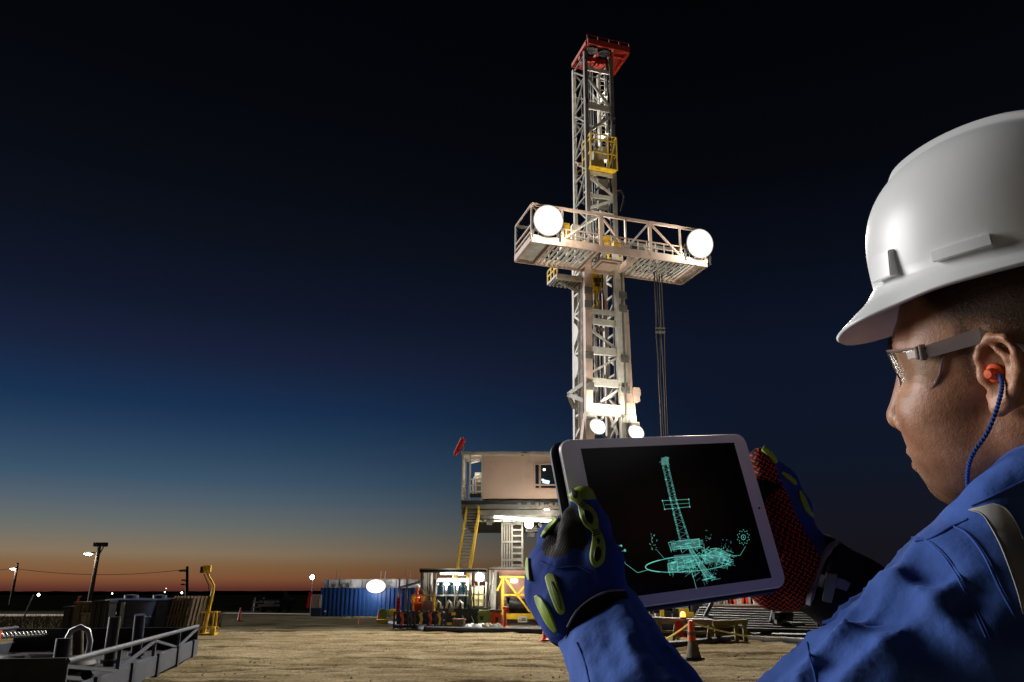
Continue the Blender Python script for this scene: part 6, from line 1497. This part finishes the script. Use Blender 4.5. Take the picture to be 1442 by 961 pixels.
seam([(1364, 718), (1382, 724), (1394, 740), (1412, 775), (1432, 830), (1441, 865)], .0005, STIT, 'stitching', off=.0022); seam([(1398, 709), (1416, 716), (1430, 735), (1441, 760)], .0005, STIT, 'stitching', off=.0022)
seam([(812, 905), (822, 930), (830, 965)], .0008)
# ---------------------------------------------------------------- gloved hands
def tabD(u, v):
    o, d = TMi @ Vector((0, 0, CH)), TMi.to_3x3() @ ray(u, v); return -o.y / d.y
def ch(F_, pts, k=.012):
    """chain of (u, v, depth, radius in photo pixels)"""
    P = [cf(u, v, d_) for u, v, d_, r in pts]; F_.chain(P, [r * d_ / FPX for u, v, d_, r in pts], k); return P, [r * d_ / FPX for u, v, d_, r in pts]
def front(u, v, r): d_ = tabD(u, v); return (u, v, d_ - r * d_ / FPX - .0004, r)
def behind(u, v, r): d_ = tabD(u, v); return (u, v, d_ + .0150 + r * d_ / FPX, r)
glf = Field(cf(725, 930, .80) - np.array([.004, .0, .10]), cf(930, 670, .80) + np.array([.01, .004, .09]), .0017)
ch(glf, [front(820, 703, 18.5), front(834, 742, 22), (848, 790, .742, 27), (846, 840, .733, 33)], .010)               # thumb on the bezel
ch(glf, [(838, 880, .735, 44), (812, 842, .745, 44), (792, 812, .765, 42)], .016)                                       # wrist and back of the hand
ch(glf, [(800, 868, .745, 40), (785, 835, .765, 40), (779, 800, .785, 35)], .02)
ch(glf, [(846, 842, .735, 34), (815, 815, .755, 38)], .016)
ch(glf, [(783, 792, .790, 33), (782, 760, .815, 23), behind(806, 738, 17), behind(850, 722, 15.5), behind(890, 714, 14)], .010)   # first finger round the back
ch(glf, [(777, 812, .800, 32), (786, 788, .832, 21), behind(830, 768, 17), behind(880, 756, 16), behind(922, 748, 14)], .010)
ch(glf, [(779, 838, .800, 30), (795, 818, .835, 20), behind(838, 804, 16), behind(886, 794, 15), behind(922, 788, 13.5)], .010)
ch(glf, [(788, 862, .790, 28), (808, 848, .825, 18), behind(850, 838, 14), behind(884, 830, 13), behind(910, 826, 12)], .010)
ch(glf, [(803, 728, .770, 11), (806, 752, .760, 19), (808, 785, .755, 30)], .008)                                       # web between thumb and finger
sl = glf._sl(glf.lo, glf.lo + glf.h * glf.n); Xg, Yg, Zg = glf.pts(sl)
glf.D -= .0013 * (ridg(vn3(Xg * 60 + 3 * vn3(Xg * 30, Yg * 30, Zg * 30, 8), Yg * 38, Zg * 50, 44)) ** 2 - .4)
glf.op(lambda x, y, z: np.maximum(-((x - WRL[0]) * -.53 + (y - WRL[1]) * .85 + (z - WRL[2]) * .12 + .022) * -1, np.sqrt((x - WRL[0]) ** 2 + (y - WRL[1]) ** 2 + (z - WRL[2]) ** 2) - .09), WRL - .09, WRL + .09, .002, 'sub')
Vg_, glove = glf.mesh('glove', GLB, man, smooth=1); place(glove, CAMM); glove['label'] = 'left glove with lime guards and black mesh palm'
Ug, Wg = 721 + FPX * Vg_[:, 0] / Vg_[:, 2], 480.5 - FPX * Vg_[:, 1] / Vg_[:, 2]
def inpoly(u, v, P):
    c = np.zeros(len(u), bool); n = len(P)
    for i in range(n):
        (x1, y1), (x2, y2) = P[i], P[(i + 1) % n]
        if y1 == y2: continue
        c ^= ((v < y1) != (v < y2)) & (u < (x2 - x1) * (v - y1) / (y2 - y1) + x1)
    return c
nearside = Vg_[:, 2] < .835
faces_mat(glove, GLK, inpoly(Ug, Wg, [(762, 772), (768, 752), (783, 733), (799, 713), (806, 708), (814, 722), (824, 744), (830, 766), (822, 776), (806, 772), (796, 784), (778, 787), (765, 782)]) & nearside)
faces_mat(glove, NEO, (Wg > np.interp(Ug, [790, 799, 812, 832, 856, 879, 895], [905, 886, 864, 847, 836, 834, 838])))
faces_mat(glove, LIME, (Wg < 705.5 - .12 * (Ug - 820)) & (Vg_[:, 2] < tabD(820, 700)) & (Ug > 796))
def pad(cs, name, m, F_, par, off, thick):
    L_, R__ = [], []
    C = [np.array(c[:2], float) for c in cs]
    for i, c in enumerate(cs):
        d = C[min(i + 1, len(C) - 1)] - C[max(i - 1, 0)]; d /= np.linalg.norm(d); n = np.array([-d[1], d[0]]); L_.append(C[i] - n * c[2]); R__.append(C[i] + n * c[2])
    return strip(L_, R__, name, m, off, F_, par, thick, 8, 8)
pad([(803.5, 686, 1.5), (806, 690, 5.5), (809, 696, 7.5), (813, 703, 6), (818, 710, 4.5), (823, 717, 8), (828.5, 727, 11), (833, 737, 10), (838, 747, 5.2), (841, 756, 7), (842.5, 768, 9.5), (841.5, 783, 10.5), (840.5, 793, 8), (840, 799, 2)], 'thumb_guard', LIME, glf, glove, .0010, .0030)
for cs in ([(806, 689, 1), (808, 693, 3.6), (810, 698, 3.6), (811.5, 702, 1)], [(823, 719, 1), (827, 724, 5), (830.5, 731, 5.5), (833.5, 738, 1)], [(841.5, 758, 1), (842.3, 762, 3), (842.4, 766, 1)], [(842.5, 770, 1), (842.3, 775, 4.5), (841.3, 785, 5), (840.5, 791, 1)]):
    pad(cs, 'guard_inset', PADK, glf, glove, .0026, .0012)
for k_ in range(3): pad([(815 + k_ * 2.3, 711.5 + k_ * 3.2, .5), (821.5 + k_ * 2.3, 707.5 + k_ * 3.2, .5)], 'guard_groove', PADK, glf, glove, .0026, .0010)
for k_ in range(3): pad([(833 + k_ * .8, 748 + k_ * 3.2, .5), (845 + k_ * .4, 745.5 + k_ * 3.2, .5)], 'guard_groove', PADK, glf, glove, .0026, .0010)
pad([(773, 809, 2), (775, 813, 6.5), (780, 830, 7), (787, 850, 6.5), (791, 861, 5), (792, 865, 1.5)], 'knuckle_guard', LIME, glf, glove, .0008, .0028)
pad([(776, 819, 1), (781, 833, 2.6), (787, 850, 2.4), (790, 859, 1)], 'guard_inset', mat('dark_lime_rubber', (.10, .17, .015), .55, 0, .1, 30, .01), glf, glove, .0024, .001)
pad([(755, 839, 2), (760, 847, 5), (768, 862, 6), (776, 878, 5), (783, 890, 2)], 'knuckle_guard', LIME, glf, glove, .0008, .0026)
pad([(763, 757, 1), (769, 748, 2.4), (780, 735, 2.6), (792, 721, 2.2), (797, 715, 1)], 'finger_guard', LIME, glf, glove, .0010, .0030)
pad([(744, 786, 1), (743.5, 795, 2), (744, 808, 2.2), (746, 818, 1)], 'finger_guard', LIME, glf, glove, .0010, .0030)
strip([(799, 884), (812, 862), (832, 845), (856, 834), (879, 832)], [(797, 907), (812, 883), (834, 863), (860, 851), (886, 848)], 'cuff_binding', NEO, .0022, glf, glove, .0030)
seam([(799, 883), (812, 861), (832, 844), (856, 833), (879, 831)], .0012, PIPE, 'piping', glf, .0035, glove)
seam([(760, 790), (772, 796), (790, 800), (812, 798), (832, 806)], .0007, GLB, 'seam', glf, .0006, glove)

grf = Field(cf(1010, 900, .93) - np.array([.01, .0, .09]), cf(1300, 615, .93) + np.array([.02, .004, .07]), .0019)
ch(grf, [(1118, 768, .915, 33), (1113, 718, .922, 27), behind(1097, 682, 24), behind(1072, 648, 17)], .010)               # first finger
ch(grf, [(1092, 770, .925, 32), (1062, 706, .940, 20), behind(1040, 668, 16), behind(1024, 640, 14)], .010)
ch(grf, [(1080, 790, .925, 32), (1044, 736, .935, 19), behind(1016, 700, 16), behind(998, 674, 14)], .010)
ch(grf, [(1078, 808, .915, 30), (1040, 768, .925, 17), behind(1012, 740, 14), behind(996, 722, 12)], .010)
ch(grf, [(1108, 818, .900, 34), (1080, 815, .905, 24), behind(1052, 806, 15), behind(1032, 794, 13)], .012)               # thumb behind the tablet
ch(grf, [(1152, 806, .895, 50), (1122, 795, .905, 48), (1100, 785, .915, 42)], .02)
ch(grf, [(1112, 812, .900, 44), (1090, 828, .905, 28)], .02)
sl = grf._sl(grf.lo, grf.lo + grf.h * grf.n); Xg, Yg, Zg = grf.pts(sl)
grf.D -= .0011 * (ridg(vn3(Xg * 50 + 3 * vn3(Xg * 30, Yg * 30, Zg * 30, 8), Yg * 34, Zg * 50, 41)) ** 2 - .4)
grf.op(lambda x, y, z: (x - cf(1151, 808, .89)[0]) * -.91 + (y - cf(1151, 808, .89)[1]) * .41, grf.lo, grf.lo + grf.h * grf.n, .002, 'sub')
Vr_, glr = grf.mesh('glove', GLB, man, smooth=1); place(glr, CAMM); glr['label'] = 'right glove with red and black grip palm'
Ur, Wr = 721 + FPX * Vr_[:, 0] / Vr_[:, 2], 480.5 - FPX * Vr_[:, 1] / Vr_[:, 2]
bx = np.interp(Wr, [625, 645, 668, 688, 724, 751, 766, 790, 900], [1086, 1092, 1095, 1106, 1121, 1135, 1145, 1160, 1175])
faces_mat(glr, GLR, (Ur < bx) & (Vr_[:, 2] < .955))
faces_mat(glr, NEO, inpoly(Ur, Wr, [(1056, 674), (1078, 676), (1098, 680), (1104, 689), (1090, 691), (1080, 702), (1074, 730), (1068, 762), (1056, 745)]) & (Vr_[:, 2] < .96))  # dark finger crease and shade by the tablet edge painted in black
pad([(1068, 630, 1), (1074, 632, 2.6), (1085, 641, 3), (1093, 652, 2)], 'finger_guard', LIME, grf, glr, .0012, .0035)
pad([(1101, 666, 1.2), (1108, 671, 2.6), (1117, 678, 2.6), (1121, 683, 1.2)], 'finger_guard', LIME, grf, glr, .0012, .0035)
pad([(1126, 692, 1.2), (1130, 702, 3), (1137, 718, 3), (1144, 728, 1.5)], 'knuckle_guard', LIME, grf, glr, .0012, .0035)
# gauntlet of the right glove
cgf = Field(cf(1110, 960, .90) - np.array([.0, .0, .08]), cf(1340, 735, .90) + np.array([.02, .0, .07]), .0028)
ch(cgf, [(1147, 806, .887, 56), (1200, 840, .890, 57), (1290, 898, .90, 56)], .01)
def cut2(x, y, z):
    o = cf(1139, 806, .887); n = np.array([-.91, .41, 0.]); s_ = (x - o[0]) * n[0] + (y - o[1]) * n[1] + (z - o[2]) * n[2]; return -s_
cgf.op(cut2, cgf.lo, cgf.lo + cgf.h * cgf.n, .002, 'sub')
Vq_, gau = cgf.mesh('gauntlet', NEO, man, smooth=1); place(gau, CAMM); gau['label'] = 'black gauntlet cuff of the right glove with grey strap'
pad([(1179, 764, 3), (1169, 772, 3.6), (1158, 788, 3.6), (1150, 810, 3.6), (1143, 834, 3.6), (1139, 852, 3)], 'binding', PIPE, cgf, gau, .0034, .003)
pad([(1138, 812, 8.5), (1150, 816, 8.5), (1162, 820, 8.5)], 'strap', PIPE, cgf, gau, .0012, .003); pad([(1176, 820, 7), (1186, 823, 7), (1194, 827, 6)], 'strap', PIPE, cgf, gau, .0012, .003)
pad([(1171, 808, 7.5), (1169, 822, 7.5), (1166, 838, 7), (1164, 847, 6.5)], 'strap_tab', mat('grey_tab_rubber', (.16, .17, .15), .5, 0, .1, 40, .01), cgf, gau, .0030, .003)

# trousers and boots, below the frame
leg_ = MB()
for s in (-1, 1):
    hx_ = man.location.x + .5 * .0 + s * .075; hy_ = man.location.y - .02 + s * .05
    leg_.poly([(hx_ - man.location.x + .03, hy_ - man.location.y, .98), (hx_ - man.location.x + s * .03 + .02, hy_ - man.location.y + .02, .55), (hx_ - man.location.x + s * .04 + .02, hy_ - man.location.y, .10)], [.125, .09, .075], 18)
    MB().poly([(s * .115 + .06, s * .05 - .06, .05), (s * .115 + .0, s * .05, .055), (s * .115 - .07, s * .05 + .09, .045), (s * .115 - .10, s * .05 + .125, .035)], [.045, .055, .045, .03], 12).build('boot', M['black_rubber'], man, True)
lg = leg_.build('trousers', BLUE, man, True); md = lg.modifiers.new('r', 'REMESH'); md.mode = 'VOXEL'; md.voxel_size = .016; md = lg.modifiers.new('s', 'SMOOTH'); md.iterations = 5

# groups for the remaining repeats
for o in scene.objects:
    if 'category' in o and 'group' not in o:
        g = {'far_light': 'tiny lights on the horizon', 'hand_tool': 'tools hanging in the dark basket', 'pipe_stub': 'pipe stubs standing in the steel basket', 'sack': 'sacks lying before the drums'}.get(o.name.split('.')[0])
        if g: o['group'] = g
